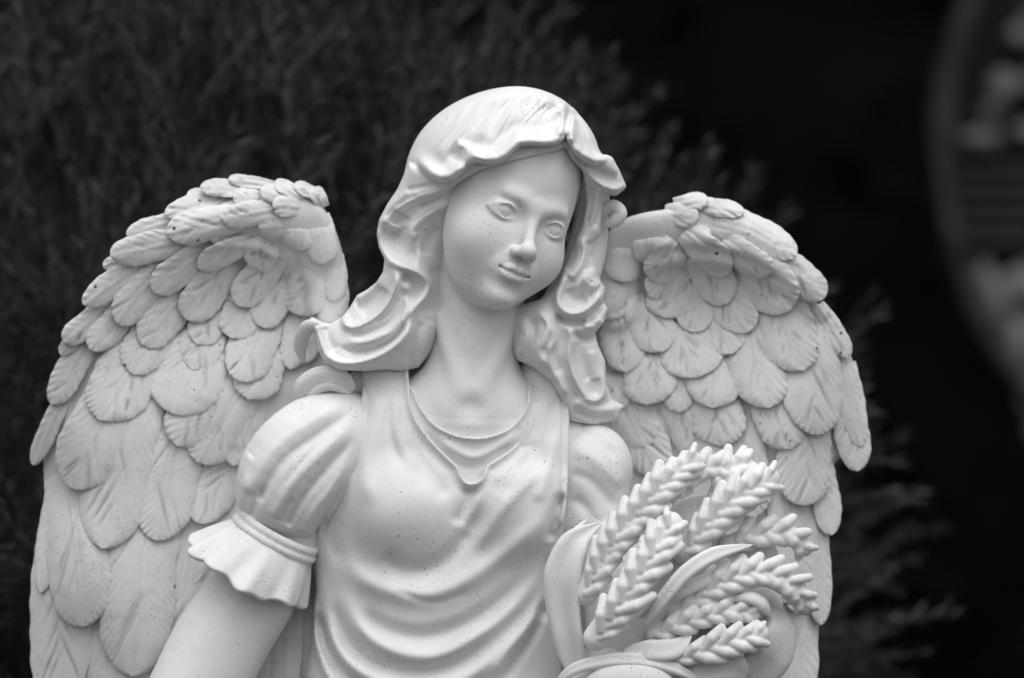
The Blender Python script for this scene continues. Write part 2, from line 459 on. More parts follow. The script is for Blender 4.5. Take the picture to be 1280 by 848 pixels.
def feather_mesh(root, tip, w, sheet, lift0=0.0, lift1=9.0, curl=0.0, rng=None, kx=1.0, bend=0.0, ext=0.3, plain=False):
    """one cast feather: rounded vane with a shaft, barb furrows, a few splits and a raised edge"""
    root, tip = np.array(root, float), np.array(tip, float)
    root = root - (tip - root) * ext; lift0 = lift0 - (lift1 - lift0) * ext
    ax = tip - root; L = np.hypot(*ax); ax /= L; nx_ = np.array([-ax[1], ax[0]])
    nu, nv = max(24, int(L / 1.9)), max(17, int(w / 1.7) | 1)
    nu, nv = min(nu, 90), min(nv, 57)
    s_ = np.linspace(0, 1, nu); u = 0.45 * s_ + 0.55 * (1 - (1 - s_) ** 2.2); v = np.sin(np.linspace(-1, 1, nv) * np.pi / 2 * 0.98); v /= abs(v).max()
    U, V = np.meshgrid(u, v, indexing='ij')
    um = 0.58 + 0.1 * rng.random()
    e = 2.0 + 0.5 * rng.random()
    prof = np.where(u < um, 0.72 + 0.28 * np.sin(u / um * np.pi / 2), np.clip(1 - ((u - um) / (1 - um)) ** e, 0, 1) ** (1 / 2.0))
    prof = np.maximum(prof, 0.03)
    asym = (rng.random() - 0.5) * 0.16
    half = w / 2
    # wobble of the outline
    edge = 1 + 0.035 * np.sin(U * (9 + 6 * rng.random()) + rng.random() * 6) * np.sign(V) + 0.02 * np.sin(U * 41 + rng.random() * 6)
    XX = V * half * prof[:, None] * edge + asym * half * np.sin(U * np.pi) + bend * w * np.sin(U * np.pi)
    YY = U * L - 0.06 * L * (V ** 2) * (U > um) * 0
    # split notches at the end of the vane
    depth = np.zeros_like(U)
    # relief: domed vane, shaft, slanted barbs, splits
    rr = np.clip(V ** 2 + np.where(U > um, ((U - um) / (1 - um)) ** 2, 0) * 0.0, 0, 1)
    dome = (0.17 * half + 2.0) * np.sqrt(1 - 0.96 * rr) * np.clip(1.0 - 0.5 * np.clip((U - um) / (1 - um), 0, 1) ** 3, 0, 1)
    shaft_x = asym * 0.4
    xs = (V - shaft_x) * half * prof[:, None]
    fade = np.clip(1.12 - U, 0, 1)
    sh = np.exp(-(xs / 1.8) ** 2) * fade
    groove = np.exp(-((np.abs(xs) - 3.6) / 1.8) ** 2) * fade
    per = 7.0 + 4.0 * rng.random()
    ph = (U * L - np.abs(xs) * 1.5) / per * 2 * np.pi / 1.6
    warp = 1.3 * np.sin(U * 5 + V * 1.5 + rng.random() * 6) + 0.8 * np.sin(U * 13 + rng.random() * 6)
    amp = np.clip(0.15 + 1.1 * np.abs(V) ** 2, 0, 1) * (0.35 + 0.65 * np.clip(np.sin(U * 6 + rng.random() * 6) + 0.6, 0, 1))
    barb = np.sin(ph + warp) * amp
    relief = 1.1 * sh - 1.7 * groove + 0.75 * barb + 0.7 * np.sin(U * 6 + V * 3 + rng.random() * 6) * np.sin(V * 4 + rng.random() * 6)
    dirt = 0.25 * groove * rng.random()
    if plain: relief = relief * 0.45
    for k in range(0 if plain else rng.integers(3, 8) if w > 42 else rng.integers(0, 3)):                 # incised slashes following the barbs
        u0, v0 = 0.38 + 0.5 * rng.random(), (rng.random() - 0.5) * 1.0
        ln = 0.07 + 0.12 * rng.random(); sg = 1.0 if v0 > 0 else -1.0
        dist = xs - v0 * half - sg * (U - u0) * L * 0.42
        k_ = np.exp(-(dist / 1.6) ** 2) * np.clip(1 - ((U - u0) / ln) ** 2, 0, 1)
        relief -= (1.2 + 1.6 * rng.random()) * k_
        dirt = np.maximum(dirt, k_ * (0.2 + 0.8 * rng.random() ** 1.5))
    D = lift0 + (lift1 - lift0) * U ** 1.3 + dome + relief + curl * (V ** 2) * 6
    D = D - np.clip(1 - U / 0.42, 0, 1) ** 2 * (dome + 9)
    px = root[0] + ax[0] * YY + nx_[0] * XX; py = root[1] + ax[1] * YY + nx_[1] * XX
    base = sheet(px, py)
    top = np.stack([px, py, base + D], -1).reshape(-1, 3)
    thick = 7.0 * (1 - 0.35 * u)
    idx = np.arange(nu * nv).reshape(nu, nv); nvv = nu * nv
    P3 = top.reshape(nu, nv, 3)
    bl, br = P3[:, 0].copy(), P3[:, -1].copy(); bl[:, 2] -= thick; br[:, 2] -= thick
    bot = np.vstack([bl, br]); L_ = nvv + np.arange(nu); R_ = nvv + nu + np.arange(nu)
    a, b, c, d = idx[:-1, :-1].ravel(), idx[1:, :-1].ravel(), idx[1:, 1:].ravel(), idx[:-1, 1:].ravel()
    f = [np.stack([a, b, c, d], 1), np.stack([L_[:-1], R_[:-1], R_[1:], L_[1:]], 1),
         np.stack([idx[:-1, 0], L_[:-1], L_[1:], idx[1:, 0]], 1), np.stack([idx[1:, -1], R_[1:], R_[:-1], idx[:-1, -1]], 1)]
    vs = np.vstack([top, bot])
    return vs, np.vstack(f), np.concatenate([dirt.ravel(), np.zeros(2 * nu)])

def persp(pts, k):
    P = np.asarray(pts, float).copy(); P[:, 0] = CX + (P[:, 0] - CX) * k; P[:, 1] = CY + (P[:, 1] - CY) * k; return P

def build_wing(sheet_pts, outline, arm, feathers, label, mirror):
    kx = 1 + 60 / 6000.0
    sheet = Sheet(sheet_pts)
    wing_rel = Relief(min(p[0] for p in outline) - 20, max(p[0] for p in outline) + 20, min(p[1] for p in outline) - 20, max(p[1] for p in outline) + 20, 2.0)
    po = wing_rel.poly(outline, 80); dep = sheet(wing_rel.X, wing_rel.Y)
    arm = np.asarray(arm, float)
    # the leading edge: a broad roll that rises out of the sheet
    ax2 = catmull(arm, 40); best = np.full(dep.shape, -1e9)
    for i in range(len(ax2) - 1):
        p0, p1 = ax2[i], ax2[i + 1]; ab = p1[:2] - p0[:2]
        t = np.clip(((wing_rel.X - p0[0]) * ab[0] + (wing_rel.Y - p0[1]) * ab[1]) / max(ab @ ab, 1e-9), 0, 1)
        dd = np.hypot(wing_rel.X - p0[0] - t * ab[0], wing_rel.Y - p0[1] - t * ab[1]); rr = (p0[3] + t * (p1[3] - p0[3])) * 1.25; dc = p0[2] + t * (p1[2] - p0[2])
        best = np.maximum(best, np.where(dd < rr * 1.6, dc + rr * 0.62 * (np.sqrt(np.clip(1 - (dd / rr) ** 2, 0, 1)) - 0.9 * np.clip(dd / rr - 1, 0, 1)), -1e9))
    best = np.maximum(best, dep - 200)
    comb = smax(dep, best, 14.0)
    for _ in range(3):
        c2 = np.pad(comb, 1, mode='edge'); comb = (c2[:-2, 1:-1] + c2[2:, 1:-1] + c2[1:-1, :-2] + c2[1:-1, 2:] + 2 * c2[1:-1, 1:-1]) / 6
    def surf(x, y): return wing_rel.at(np.asarray(x, float), np.asarray(y, float), comb)
    def sdf(x, y, d):
        s = wing_rel.at(x, y, comb); o = wing_rel.at(x, y, po)
        f = smax((d - (s - 5 + 1.2 * np.sin(x * 0.07 + y * 0.04) * np.sin(y * 0.08 - x * .03))) * 0.75, (wing_rel.at(x, y, dep) - 45 - d) * 0.8, 4)
        return smax(f, o, 9)
    lo = (wing_rel.x0, wing_rel.y0 - 10, min(p[2] for p in sheet_pts) - 60); hi = (wing_rel.x0 + wing_rel.nx * wing_rel.h, wing_rel.y0 + wing_rel.ny * wing_rel.h, 40)
    v, q = sculpt(sdf, lo, hi, 3.3, coarse=4, band=0.9)
    v[:, :2] = persp(v[:, :2], kx)
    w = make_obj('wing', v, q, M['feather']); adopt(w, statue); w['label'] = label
    for ft in feathers:
        root, tip, wd = ft[0], ft[1], ft[2]
        l0, l1 = (ft[3], ft[4]) if len(ft) > 4 else (0, 9)
        rng = np.random.default_rng(int(abs(tip[0] * 7 + tip[1] * 13)) + 1)
        vs, f, dirt = feather_mesh(root, tip, wd, surf, l0, l1, rng=rng, bend=(rng.random() - .5) * .12, ext=ft[5] if len(ft) > 5 else 0.3, plain=len(ft) > 6)
        vs[:, :2] = persp(vs[:, :2], kx)
        o = make_obj('feather', vs, f, M['feather'], recalc=True)
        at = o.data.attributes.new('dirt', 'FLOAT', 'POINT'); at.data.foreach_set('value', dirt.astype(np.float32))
        o.parent = w
    return w

def Z(lst, k, ox, oy):
    out = []
    for it in lst:
        r, t, w = it[:3]
        out.append(((r[0] / k + ox, r[1] / k + oy), (t[0] / k + ox, t[1] / k + oy), w / k) + tuple(it[3:]))
    return out

# --- wing at the picture's left
left_sheet = [(430, 340, -78), (400, 262, -62), (330, 250, -40), (250, 275, -34), (190, 312, -36), (140, 362, -42), (102, 422, -54), (70, 482, -72),
              (390, 350, -96), (330, 345, -92), (270, 352, -84), (215, 395, -76), (160, 445, -66), (110, 500, -62),
              (380, 450, -88), (300, 450, -78), (200, 500, -62), (120, 540, -56), (62, 560, -86), (36, 590, -118),
              (330, 600, -88), (240, 600, -74), (150, 650, -58), (90, 690, -62), (45, 690, -100), (150, 800, -62), (52, 820, -98), (300, 740, -70), (350, 840, -50), (375, 780, -46), (60, 950, -98), (200, 950, -76),
              (350, 225, -66), (290, 228, -66), (400, 225, -90)]
left_outline = [(432, 400), (430, 330), (405, 262), (360, 240), (290, 248), (205, 290), (140, 345), (105, 405), (80, 460), (52, 540), (50, 620), (50, 700), (62, 760), (62, 980), (400, 980), (400, 700), (410, 560), (430, 470)]
left_arm = [(412, 392, -92, 24), (408, 330, -84, 28), (388, 280, -74, 34), (348, 266, -58, 28), (300, 268, -50, 22), (240, 290, -46, 14), (190, 322, -50, 9)]
k3 = (2.827, 20, 200); k4 = (2.186, 20, 460)
F = []
# longest flight feathers first (deepest), then the coverts that overlap them
F += Z([((110, 560), (112, 960), 170, -8, 2), ((250, 690), (300, 980), 170, -10, 0), ((470, 430), (425, 760), 150, -12, -2), ((560, 420), (505, 700), 140, -12, -2),
        ((640, 520), (600, 960), 90, -8, 2), ((690, 560), (660, 990), 90, -6, 4), ((740, 600), (725, 990), 90, -4, 6), ((560, 600), (540, 980), 90, -10, 0),
        ((360, 400), (318, 842), 212, -4, 8), ((112, 230), (62, 618), 66, -4, 2, 0), ((128, 270), (182, 708), 176, -2, 9, 0),
        ((590, 240), (492, 424), 124, -8, 2), ((445, 160), (385, 472), 168, -4, 7), ((330, 40), (238, 492), 205, -2, 9),
        ((150, 40), (36, 268), 56, -4, 6, 0), ((640, 110), (590, 268), 110, -6, 4), ((610, 60), (495, 258), 150, -4, 6), ((545, 10), (440, 212), 155, -2, 8),
        ((270, 80), (148, 328), 178, 2, 14), ((190, -70), (95, 100), 84, -2, 7)], *k4)
F += Z([((500, -60), (430, 126), 195, 0, 10), ((335, -50), (228, 140), 176, 1, 13)], *k4)
F += Z([((990, 550), (968, 740), 100, -4, 4), ((1040, 560), (1010, 720), 90, -4, 4), ((880, 660), (822, 846), 168, -2, 7), ((865, 580), (790, 783), 172, 1, 12),
        ((680, 600), (620, 740), 158, 0, 9), ((510, 580), (408, 754), 160, 1, 12), ((390, 530), (264, 670), 104, 2, 12), ((290, 540), (172, 645), 90, 0, 10), ((230, 600), (158, 690), 60, -2, 4),
        ((930, 450), (860, 590), 134, 1, 10), ((810, 480), (760, 630), 146, 1, 10), ((695, 520), (640, 652), 124, 0, 9), ((585, 490), (448, 654), 138, 2, 12),
        ((1075, 370), (970, 538), 165, -9, 6, 0), ((890, 370), (776, 512), 126, 3, 14), ((730, 390), (598, 562), 138, 3, 14), ((500, 420), (362, 578), 118, 4, 15),
        ((630, 350), (486, 464), 112, 5, 14), ((900, 285), (832, 380), 125, 0, 10, 0), ((800, 310), (645, 380), 84, 8, 16)], *k3)
# over the leading edge
F += Z([((420, 380), (244, 512), 98, 2, 13), ((390, 350), (314, 380), 54, -6, 2), ((580, 210), (398, 266), 74, -4, 8), ((570, 290), (342, 338), 112, 2, 14),
        ((700, 130), (534, 196), 74, -4, 8), ((700, 120), (606, 124), 44, -12, -4), ((820, 105), (654, 98), 66, -2, 9), ((770, 205), (541, 262), 120, 1, 13), ((890, 180), (730, 208), 92, 0, 10),
        ((880, 85), (752, 66), 46, -2, 8), ((1010, 130), (918, 74), 56, -3, 7), ((960, 150), (868, 100), 66, -4, 6), ((1060, 120), (985, 84), 50, -3, 6), ((1080, 150), (1052, 96), 56, -4, 5), ((1000, 170), (910, 160), 80, -4, 5),
        ((860, 130), (770, 130), 76, -4, 6), ((950, 230), (860, 240), 84, -7, 2), ((1065, 190), (1085, 368), 116, -12, 1, 0, 1), ((1010, 210), (1000, 320), 116, -12, 1, 0, 1), ((1125, 330), (1122, 500), 84, -12, 0, 0, 1), ((1130, 430), (1100, 590), 110, -9, 1, 0, 1), ((760, 250), (690, 285), 80, -4, 5), ((660, 260), (600, 300), 70, -5, 3), ((450, 330), (400, 400), 70, -6, 3)], *k3)
build_wing(left_sheet, left_outline, left_arm, F, 'wing on the picture left, its feathers dirt specked and curling back at the outer edge', False)

# --- wing at the picture's right
right_sheet = [(765, 340, -92), (790, 280, -78), (850, 265, -62), (910, 280, -50), (965, 310, -48), (1010, 350, -60), (1040, 400, -82), (1062, 460, -104), (1076, 560, -124),
               (800, 370, -104), (860, 340, -100), (910, 350, -92), (960, 380, -78), (1000, 430, -74), (800, 450, -96), (880, 450, -86), (950, 480, -70), (1010, 520, -74), (1050, 580, -110),
               (800, 560, -98), (880, 560, -84), (960, 600, -74), (1020, 640, -100), (1035, 740, -116), (900, 700, -84), (980, 720, -82), (960, 840, -84), (1010, 860, -104), (850, 800, -92), (980, 960, -90),
               (830, 250, -82), (900, 252, -78), (960, 280, -76), (1020, 345, -88)]
right_outline = [(745, 420), (748, 330), (770, 280), (830, 262), (900, 264), (960, 295), (1005, 345), (1035, 410), (1058, 480), (1062, 560), (1035, 600), (1030, 680), (1012, 770), (1004, 980), (700, 980), (720, 700), (740, 560)]
right_arm = [(768, 385, -100, 24), (772, 320, -92, 28), (800, 285, -80, 30), (850, 276, -66, 28), (905, 284, -56, 25), (955, 308, -54, 20), (1000, 350, -62, 14), (1022, 385, -74, 9)]
k5 = (2.495, 720, 220); k6 = (2.586, 660, 520)
F = []
F += Z([((860, 540), (885, 1000), 150, -8, 2), ((800, 560), (790, 960), 150, -8, 2), ((930, 560), (905, 960), 60, -8, 4), ((840, 210), (878, 640), 150, -4, 6), ((938, 290), (955, 682), 92, -4, 8), ((960, 180), (988, 390), 96, -2, 8),
        ((680, 40), (735, 330), 160, -4, 6), ((330, -70), (430, 200), 155, -6, 4), ((480, -70), (600, 165), 155, -5, 5), ((250, -60), (330, 160), 120, -8, 2),
        ((900, 40), (892, 292), 184, 0, 12), ((1040, -90), (1075, 182), 118, -1, 9)], *k6)
F += Z([((840, 600), (898, 848), 84, 1, 10), ((150, 690), (220, 850), 150, -5, 3), ((620, 680), (672, 852), 160, 0, 9), ((445, 690), (455, 842), 166, 0, 9), ((320, 610), (320, 738), 100, -2, 5),
        ((430, 560), (428, 724), 170, 1, 11), ((225, 550), (222, 714), 168, 0, 10), ((120, 620), (110, 735), 120, -3, 5), ((738, 510), (756, 810), 190, 2, 14), ((560, 450), (597, 724), 178, 2, 13),
        ((145, 450), (160, 612), 140, 0, 9), ((340, 465), (388, 627), 188, 2, 12), ((430, 410), (490, 554), 146, 2, 12), ((225, 395), (272, 548), 150, 1, 11), ((780, 440), (856, 568), 66, -2, 8), ((640, 390), (706, 608), 178, 4, 15),
        ((355, 340), (385, 487), 120, 3, 12), ((465, 325), (537, 488), 134, 4, 14), ((300, 340), (280, 442), 146, 3, 11), ((320, 280), (235, 378), 118, 5, 12), ((300, 235), (240, 328), 116, 6, 13),
        ((395, 265), (474, 398), 126, 6, 15), ((560, 280), (664, 422), 154, 7, 17), ((490, 225), (604, 306), 90, 10, 19), ((370, 205), (476, 306), 100, 10, 19)], *k5)
F += Z([((630, 260), (776, 380), 110, 1, 12), ((520, 150), (684, 250), 96, 1, 12), ((540, 220), (640, 285), 80, -4, 6), ((400, 90), (522, 112), 60, -3, 7), ((330, 85), (410, 72), 58, -3, 7), ((430, 150), (540, 180), 84, -5, 5),
        ((300, 120), (380, 130), 80, -7, 2), ((330, 180), (420, 195), 80, -7, 2), ((110, 380), (110, 450), 110, -7, 2), ((560, 190), (620, 230), 60, -4, 5), ((170, 190), (140, 330), 124, -12, 1, 0, 1), ((230, 170), (240, 270), 110, -9, 2, 0, 1), ((110, 290), (95, 430), 110, -9, 2, 0, 1), ((120, 480), (115, 560), 100, -6, 3)], *k5)
build_wing(right_sheet, right_outline, right_arm, F, 'wing on the picture right, paler and softer, behind the wheat', True)

# ------------------------------------------------------------------ hair
hr = Relief(360, 830, 60, 560)
cap_poly = [(430, 40), (430, 226), (503, 222), (508, 206), (516, 205), (526, 213), (538, 224), (552, 230), (566, 228), (578, 219), (588, 210), (596, 206), (606, 208), (622, 208),
            (634, 202), (643, 193), (650, 187), (662, 186), (678, 187), (692, 186), (701, 181), (706, 174), (709, 182), (715, 193), (726, 202), (741, 209), (756, 208), (772, 198), (830, 185), (830, 40)]
cp = hr.poly(cap_poly)
ins = -cp
hr.a += 12 * np.exp(-((ins - 6) / 8.0) ** 2) - 5 * np.exp(-((ins - 23) / 9.0) ** 2)
rs = np.random.default_rng(3)
tg = np.array([(508, 204), (520, 208), (532, 216), (548, 226), (562, 226), (580, 214), (598, 202), (612, 204), (626, 202), (640, 192), (654, 184), (668, 182), (682, 178), (696, 168)], float)
st0 = np.array([(575, 132), (590, 124), (606, 117), (620, 112), (634, 109), (648, 108), (660, 108), (672, 110), (682, 113), (690, 117), (696, 121), (701, 126), (705, 132), (709, 138)], float)
ii = np.linspace(0, 13, 46)
for n_, i in enumerate(ii):
    a = np.array([np.interp(i, range(14), st0[:, 0]), np.interp(i, range(14), st0[:, 1])]) + rs.normal(0, 1.5, 2)
    b = np.array([np.interp(i, range(14), tg[:, 0]), np.interp(i, range(14), tg[:, 1])]) + rs.normal(0, 2, 2)
    t0, t1 = 0.02 + 0.2 * rs.random(), 1 - 0.25 * rs.random()
    nrm = np.array([-(b - a)[1], (b - a)[0]]); nrm /= np.linalg.norm(nrm) + 1e-6
    pts = [a + (b - a) * t + nrm * 7 * math.sin(math.pi * t) * (1 if i > 6 else 0.4) + nrm * 1.8 * math.sin(7 * t + i) for t in np.linspace(t0, t1, 6)]
    big = n_ % 4 == 0
    hr.stroke([tuple(p) for p in pts], 4.5 if big else 1.8 + 1.0 * rs.random(), (-3.6 if big else -1.2 - 1.4 * rs.random()), (0.25, 0.3), n=14)
for t_ in [(720, 190), (730, 197), (741, 201), (752, 201), (762, 196), (766, 184)]:
    pts = [(712, 136), ((712 + t_[0]) / 2 + 5, (136 + t_[1]) / 2 - 5), t_]
    hr.stroke(pts, 3.4, -3.2, (0.2, 0.15)); hr.stroke([(p[0] + 4, p[1]) for p in pts], 1.6, -1.2, (0.2, 0.2))
hr.stroke([(706, 176), (708, 158), (712, 138), (716, 116)], 4.0, -9.0, (0.02, 0.4)); hr.stroke([(700, 176), (702, 158), (706, 142)], 5, 4.0); hr.stroke([(713, 184), (714, 164), (718, 146)], 5, 4.0)
# the curled end of the fringe, lying over the lower wave
hr.stroke([(571, 186), (580, 186), (589, 194), (600, 203), (614, 207)], 5.5, 9.0, (0.1, 0.3))
hr.stroke([(560, 192), (570, 197), (580, 206), (590, 215)], 6.0, -9.0, (0.35, 0.1))
hr.stroke([(524, 176), (520, 190), (512, 204)], 5, 3.0)
low_poly = [(430, 40), (430, 300), (505, 262), (560, 238), (600, 216), (640, 206), (690, 194), (706, 188), (714, 202), (726, 213), (740, 221), (754, 220), (775, 204), (830, 196), (830, 40)]
lp = hr.poly(low_poly)

# side masses: a soft front sheet with its outline, carved by strokes
mass = Relief(350, 830, 180, 560)
left_poly = mass.poly([(600, 205), (560, 225), (512, 205), (504, 222), (497, 237), (484, 256), (474, 275), (471, 292), (474, 310), (481, 324), (479, 340), (471, 353), (459, 362), (446, 369), (437, 384), (428, 396),
                       (412, 405), (400, 402), (388, 396), (386, 404), (393, 418), (397, 436), (405, 452), (425, 463), (455, 464), (484, 462), (502, 464), (523, 460), (540, 440), (556, 412), (566, 385), (566, 350), (562, 310), (564, 270), (580, 240)])
right_poly = mass.poly([(722, 190), (765, 198), (774, 214), (783, 234), (772, 243), (757, 241), (752, 262), (750, 292), (742, 302), (740, 320), (748, 348), (757, 360), (754, 374), (760, 386), (756, 402), (744, 416), (748, 432), (757, 452), (758, 480), (766, 500), (781, 508),
                        (772, 526), (742, 532), (712, 526), (702, 500), (690, 478), (668, 460), (646, 450), (630, 428), (630, 400), (645, 384), (676, 374), (696, 358), (708, 328), (718, 304), (728, 282), (733, 252), (728, 215)])
lsheet = Sheet([(590, 212, 58), (552, 240, 46), (556, 300, 8), (515, 246, 34), (488, 268, 22), (472, 295, 12), (512, 300, 28), (548, 350, 8), (515, 340, 44), (490, 340, 36), (465, 365, 18), (440, 390, 10), (545, 390, 16), (515, 395, 46), (480, 410, 44), (440, 425, 36), (395, 420, 12), (505, 445, 42), (460, 455, 40), (410, 450, 26), (560, 380, -8), (556, 420, -4), (535, 455, 0), (515, 470, 6), (562, 320, -8), (530, 420, 36)], 60)
rsheet = Sheet([(725, 205, 60), (760, 235, 36), (780, 235, 28), (740, 250, 34), (733, 270, 40), (745, 285, 14), (727, 310, 26), (712, 345, 32), (748, 360, 10), (725, 365, 26), (695, 390, 34), (665, 400, 34), (650, 430, 32), (680, 440, 42), (710, 430, 26), (745, 400, 8), (745, 460, 0), (705, 480, 26), (735, 500, 6), (770, 512, -18), (630, 430, -2), (640, 460, 8), (634, 400, 4), (660, 378, 10), (690, 355, 16), (712, 315, 8), (731, 260, 14), (665, 472, 24), (690, 485, 30)], 60)
ldep, rdep = lsheet(mass.X, mass.Y), rsheet(mass.X, mass.Y)
def strands(pts, w, h_):
    if h_ < 6: return
    C = catmull(pts, 14); T = np.gradient(C, axis=0); T /= np.linalg.norm(T, axis=1)[:, None] + 1e-9; Nm = np.c_[-T[:, 1], T[:, 0]]
    for k in range(3):
        o = rs.normal(0, w * 0.8); a, b = sorted(rs.choice(14, 2, replace=False)); a = min(a, 5); b = max(b, 9)
        mass.stroke([tuple(c) for c in (C + Nm * o)[a:b]], 1.5, -1.3 - 1.2 * rs.random(), (0.3, 0.3), n=20)
for pts, w, h_ in [
    ([(575, 228), (545, 240), (514, 249), (490, 265), (475, 287)], 11, 8), ([(580, 236), (548, 250), (520, 262)], 4, -4), ([(560, 232), (530, 236), (508, 240)], 4, -4), ([(520, 242), (498, 256), (482, 274)], 3, -2.5),
    ([(566, 254), (544, 264), (526, 276), (515, 290), (522, 300)], 6, 8), ([(548, 282), (536, 300), (530, 320)], 8, -6), ([(494, 284), (497, 300), (508, 316), (524, 318)], 12, -17), ([(505, 268), (496, 284)], 9, -7),
    ([(486, 266), (474, 287), (475, 309), (488, 326), (508, 335), (527, 344), (537, 356), (533, 370), (520, 384), (511, 402), (506, 426)], 6, 12),
    ([(502, 345), (516, 351), (521, 362), (510, 378)], 7, -13), ([(545, 330), (548, 365), (540, 395)], 8, -6),
    ([(493, 330), (497, 352), (491, 372), (479, 390), (463, 402), (446, 409), (434, 407), (430, 397), (433, 388)], 4.6, 12),
    ([(480, 358), (466, 376), (448, 390)], 10, -14), ([(478, 342), (462, 362), (444, 376)], 4, 4),
    ([(505, 356), (502, 382), (487, 404), (462, 416), (436, 420)], 4, -7), ([(511, 368), (507, 392), (490, 413), (462, 426), (434, 429)], 5.5, 7), ([(515, 388), (505, 412), (482, 431), (452, 440), (422, 434)], 4, -7), ([(508, 402), (492, 424), (464, 436)], 2, -3), ([(500, 372), (488, 392), (468, 406)], 2, -3),
    ([(519, 396), (507, 421), (485, 441), (456, 453), (429, 455), (410, 446), (403, 429), (397, 412), (388, 399)], 6, 13), ([(420, 440), (410, 426), (405, 408)], 6, -8), ([(540, 400), (532, 430), (518, 460)], 6, 4), ([(528, 400), (520, 428), (508, 455)], 5, -4), ([(552, 385), (548, 420), (534, 450)], 5, -3)]:
    mass.stroke(pts, w, h_, (0.14, 0.12), n=30); strands(pts, w, h_)
for pts, w, h_ in [
    ([(718, 198), (732, 218), (748, 232), (766, 240), (783, 234)], 5, 9), ([(735, 205), (752, 220), (772, 226)], 7, -6), ([(750, 240), (748, 262), (742, 286)], 3.4, -6), ([(740, 235), (739, 258), (732, 280)], 3.4, -6), ([(745, 238), (743, 260), (737, 284)], 3, 3),
    ([(724, 296), (729, 316), (722, 336), (710, 350)], 6, 9), ([(738, 300), (736, 320), (738, 340)], 6, -8), ([(716, 300), (716, 320), (706, 336)], 5, -8), ([(726, 346), (738, 354), (746, 362)], 10, 8), ([(712, 360), (718, 374), (734, 372)], 7, -8),
    ([(712, 336), (700, 357), (697, 378), (708, 391), (725, 391), (743, 379), (757, 360)], 5.5, 13), ([(692, 392), (714, 404), (740, 396), (758, 374)], 4.5, -14), ([(728, 404), (742, 406), (752, 398)], 11, 11), ([(714, 416), (734, 425), (752, 417)], 5, -12),
    ([(667, 386), (684, 404), (679, 424), (672, 440), (684, 462)], 6, 9), ([(652, 394), (654, 420), (648, 446)], 4.5, 6), ([(662, 396), (668, 416), (661, 440), (668, 462)], 5, -5), ([(694, 396), (699, 424), (694, 446), (700, 470)], 6, -5), ([(690, 400), (692, 425), (685, 445), (698, 475), (706, 496)], 5, 6), ([(640, 405), (642, 430), (640, 455)], 5, -4),
    ([(706, 396), (714, 420), (711, 450), (720, 478), (733, 497), (748, 499), (755, 484), (751, 452)], 5.5, 12), ([(724, 424), (727, 450), (736, 478)], 6, -5), ([(740, 436), (742, 460), (744, 476)], 6, 5), ([(716, 500), (742, 512), (772, 512)], 6, 6), ([(716, 514), (740, 522), (765, 522)], 4, -5)]:
    mass.stroke(pts, w, h_, (0.14, 0.12), n=30); strands(pts, w, h_)

def hair_sdf(x, y, d):
    lx, ly, lz = head_local(x, y, d)
    cap = smin(ell(lx, ly, lz, (4, -7, 34), (93, 108, 99)), ell(lx, ly, lz, (-16, -22, 22), (88, 98, 90)), 14) * HS
    rel = hr.at(x, y); fr = np.clip((ly + 20) / 50, 0.1, 1) * np.clip((d + 10) / 45, 0.15, 1)
    top = smax(cap - rel * fr, np.where(ly > -35, hr.at(x, y, cp), -50), 6)
    low = smax(cap + 12, np.where(ly > -35, hr.at(x, y, lp), -50), 6)
    f = smin(top, low, 3)
    f = smax(f, -(lz + 30) * HS, 10)
    f = smin(f, chain(x, y, d, [(735, 215, -10), (740, 265, -30), (730, 325, -26), (706, 380, -20), (690, 430, -14)], [26, 22, 26, 28, 26], 18), 8)
    m = y > 185
    if m.any():
        X, Y, D = x[m], y[m], d[m]; rl = mass.at(X, Y)
        for pol, dep in ((left_poly, ldep), (right_poly, rdep)):
            s = (D - mass.at(X, Y, dep) - rl) * 0.72
            s = smax(s, mass.at(X, Y, pol), 13); s = np.maximum(s, -(D + 70))
            f[m] = smin(f[m], s, 5)
    return f
v, q = sculpt(hair_sdf, (350, 70, -150), (830, 560, 130), 1.65)
hair = make_obj('hair', v, q, M['cast']); adopt(hair, statue)
def lock(pts, w, t, **kw):
    vs, f = sweep(pts, w, t, **kw)
    o = make_poly('lock', vs, f, M['cast'], None); o.parent = hair
lock([(398, 404, 16), (384, 410, 2), (375, 430, -14), (378, 456, -26)], [6, 9, 9, 4], [5, 6, 5, 3])
lock([(372, 500, 0), (381, 482, 6), (400, 472, 10), (424, 474, 14), (444, 488, 12)], [8, 12, 14, 14, 10], [6, 8, 9, 9, 8], groove=3, gdepth=0.45)
lock([(384, 498, 2), (398, 486, 8), (416, 482, 12), (440, 492, 10)], [5, 7, 7, 5], [6, 8, 8, 6])
lock([(748, 276, -14), (757, 262, -8), (768, 259, -4), (775, 267, -2), (768, 277, -2), (754, 283, -6)], [6, 9, 9, 9, 9, 5], [8, 10, 10, 10, 9, 5])
lock([(430, 492, -26), (450, 480, -22), (470, 476, -24)], [14, 18, 14], [14, 16, 12])

# ------------------------------------------------------------------ dress
z7 = lambda p: zoomed(p, 1.811, 360, 380)
dr = Relief(340, 800, 420, 960)
neckline = [(509, 452), (512, 482), (515, 507), (524, 528), (537, 546), (555, 565), (572, 581), (577, 592), (583, 600), (590, 602), (598, 600), (604, 593), (609, 581), (622, 572), (638, 561), (651, 547), (661, 529), (664, 514), (662, 502), (655, 492), (646, 482), (634, 466), (625, 380), (512, 380)]
nk = dr.poly(neckline, 150)
dr.a += 5.5 * np.exp(-(np.clip(nk, 0, None) / 4.5) ** 2) - 2.0 * np.exp(-((nk - 12) / 6.0) ** 2)
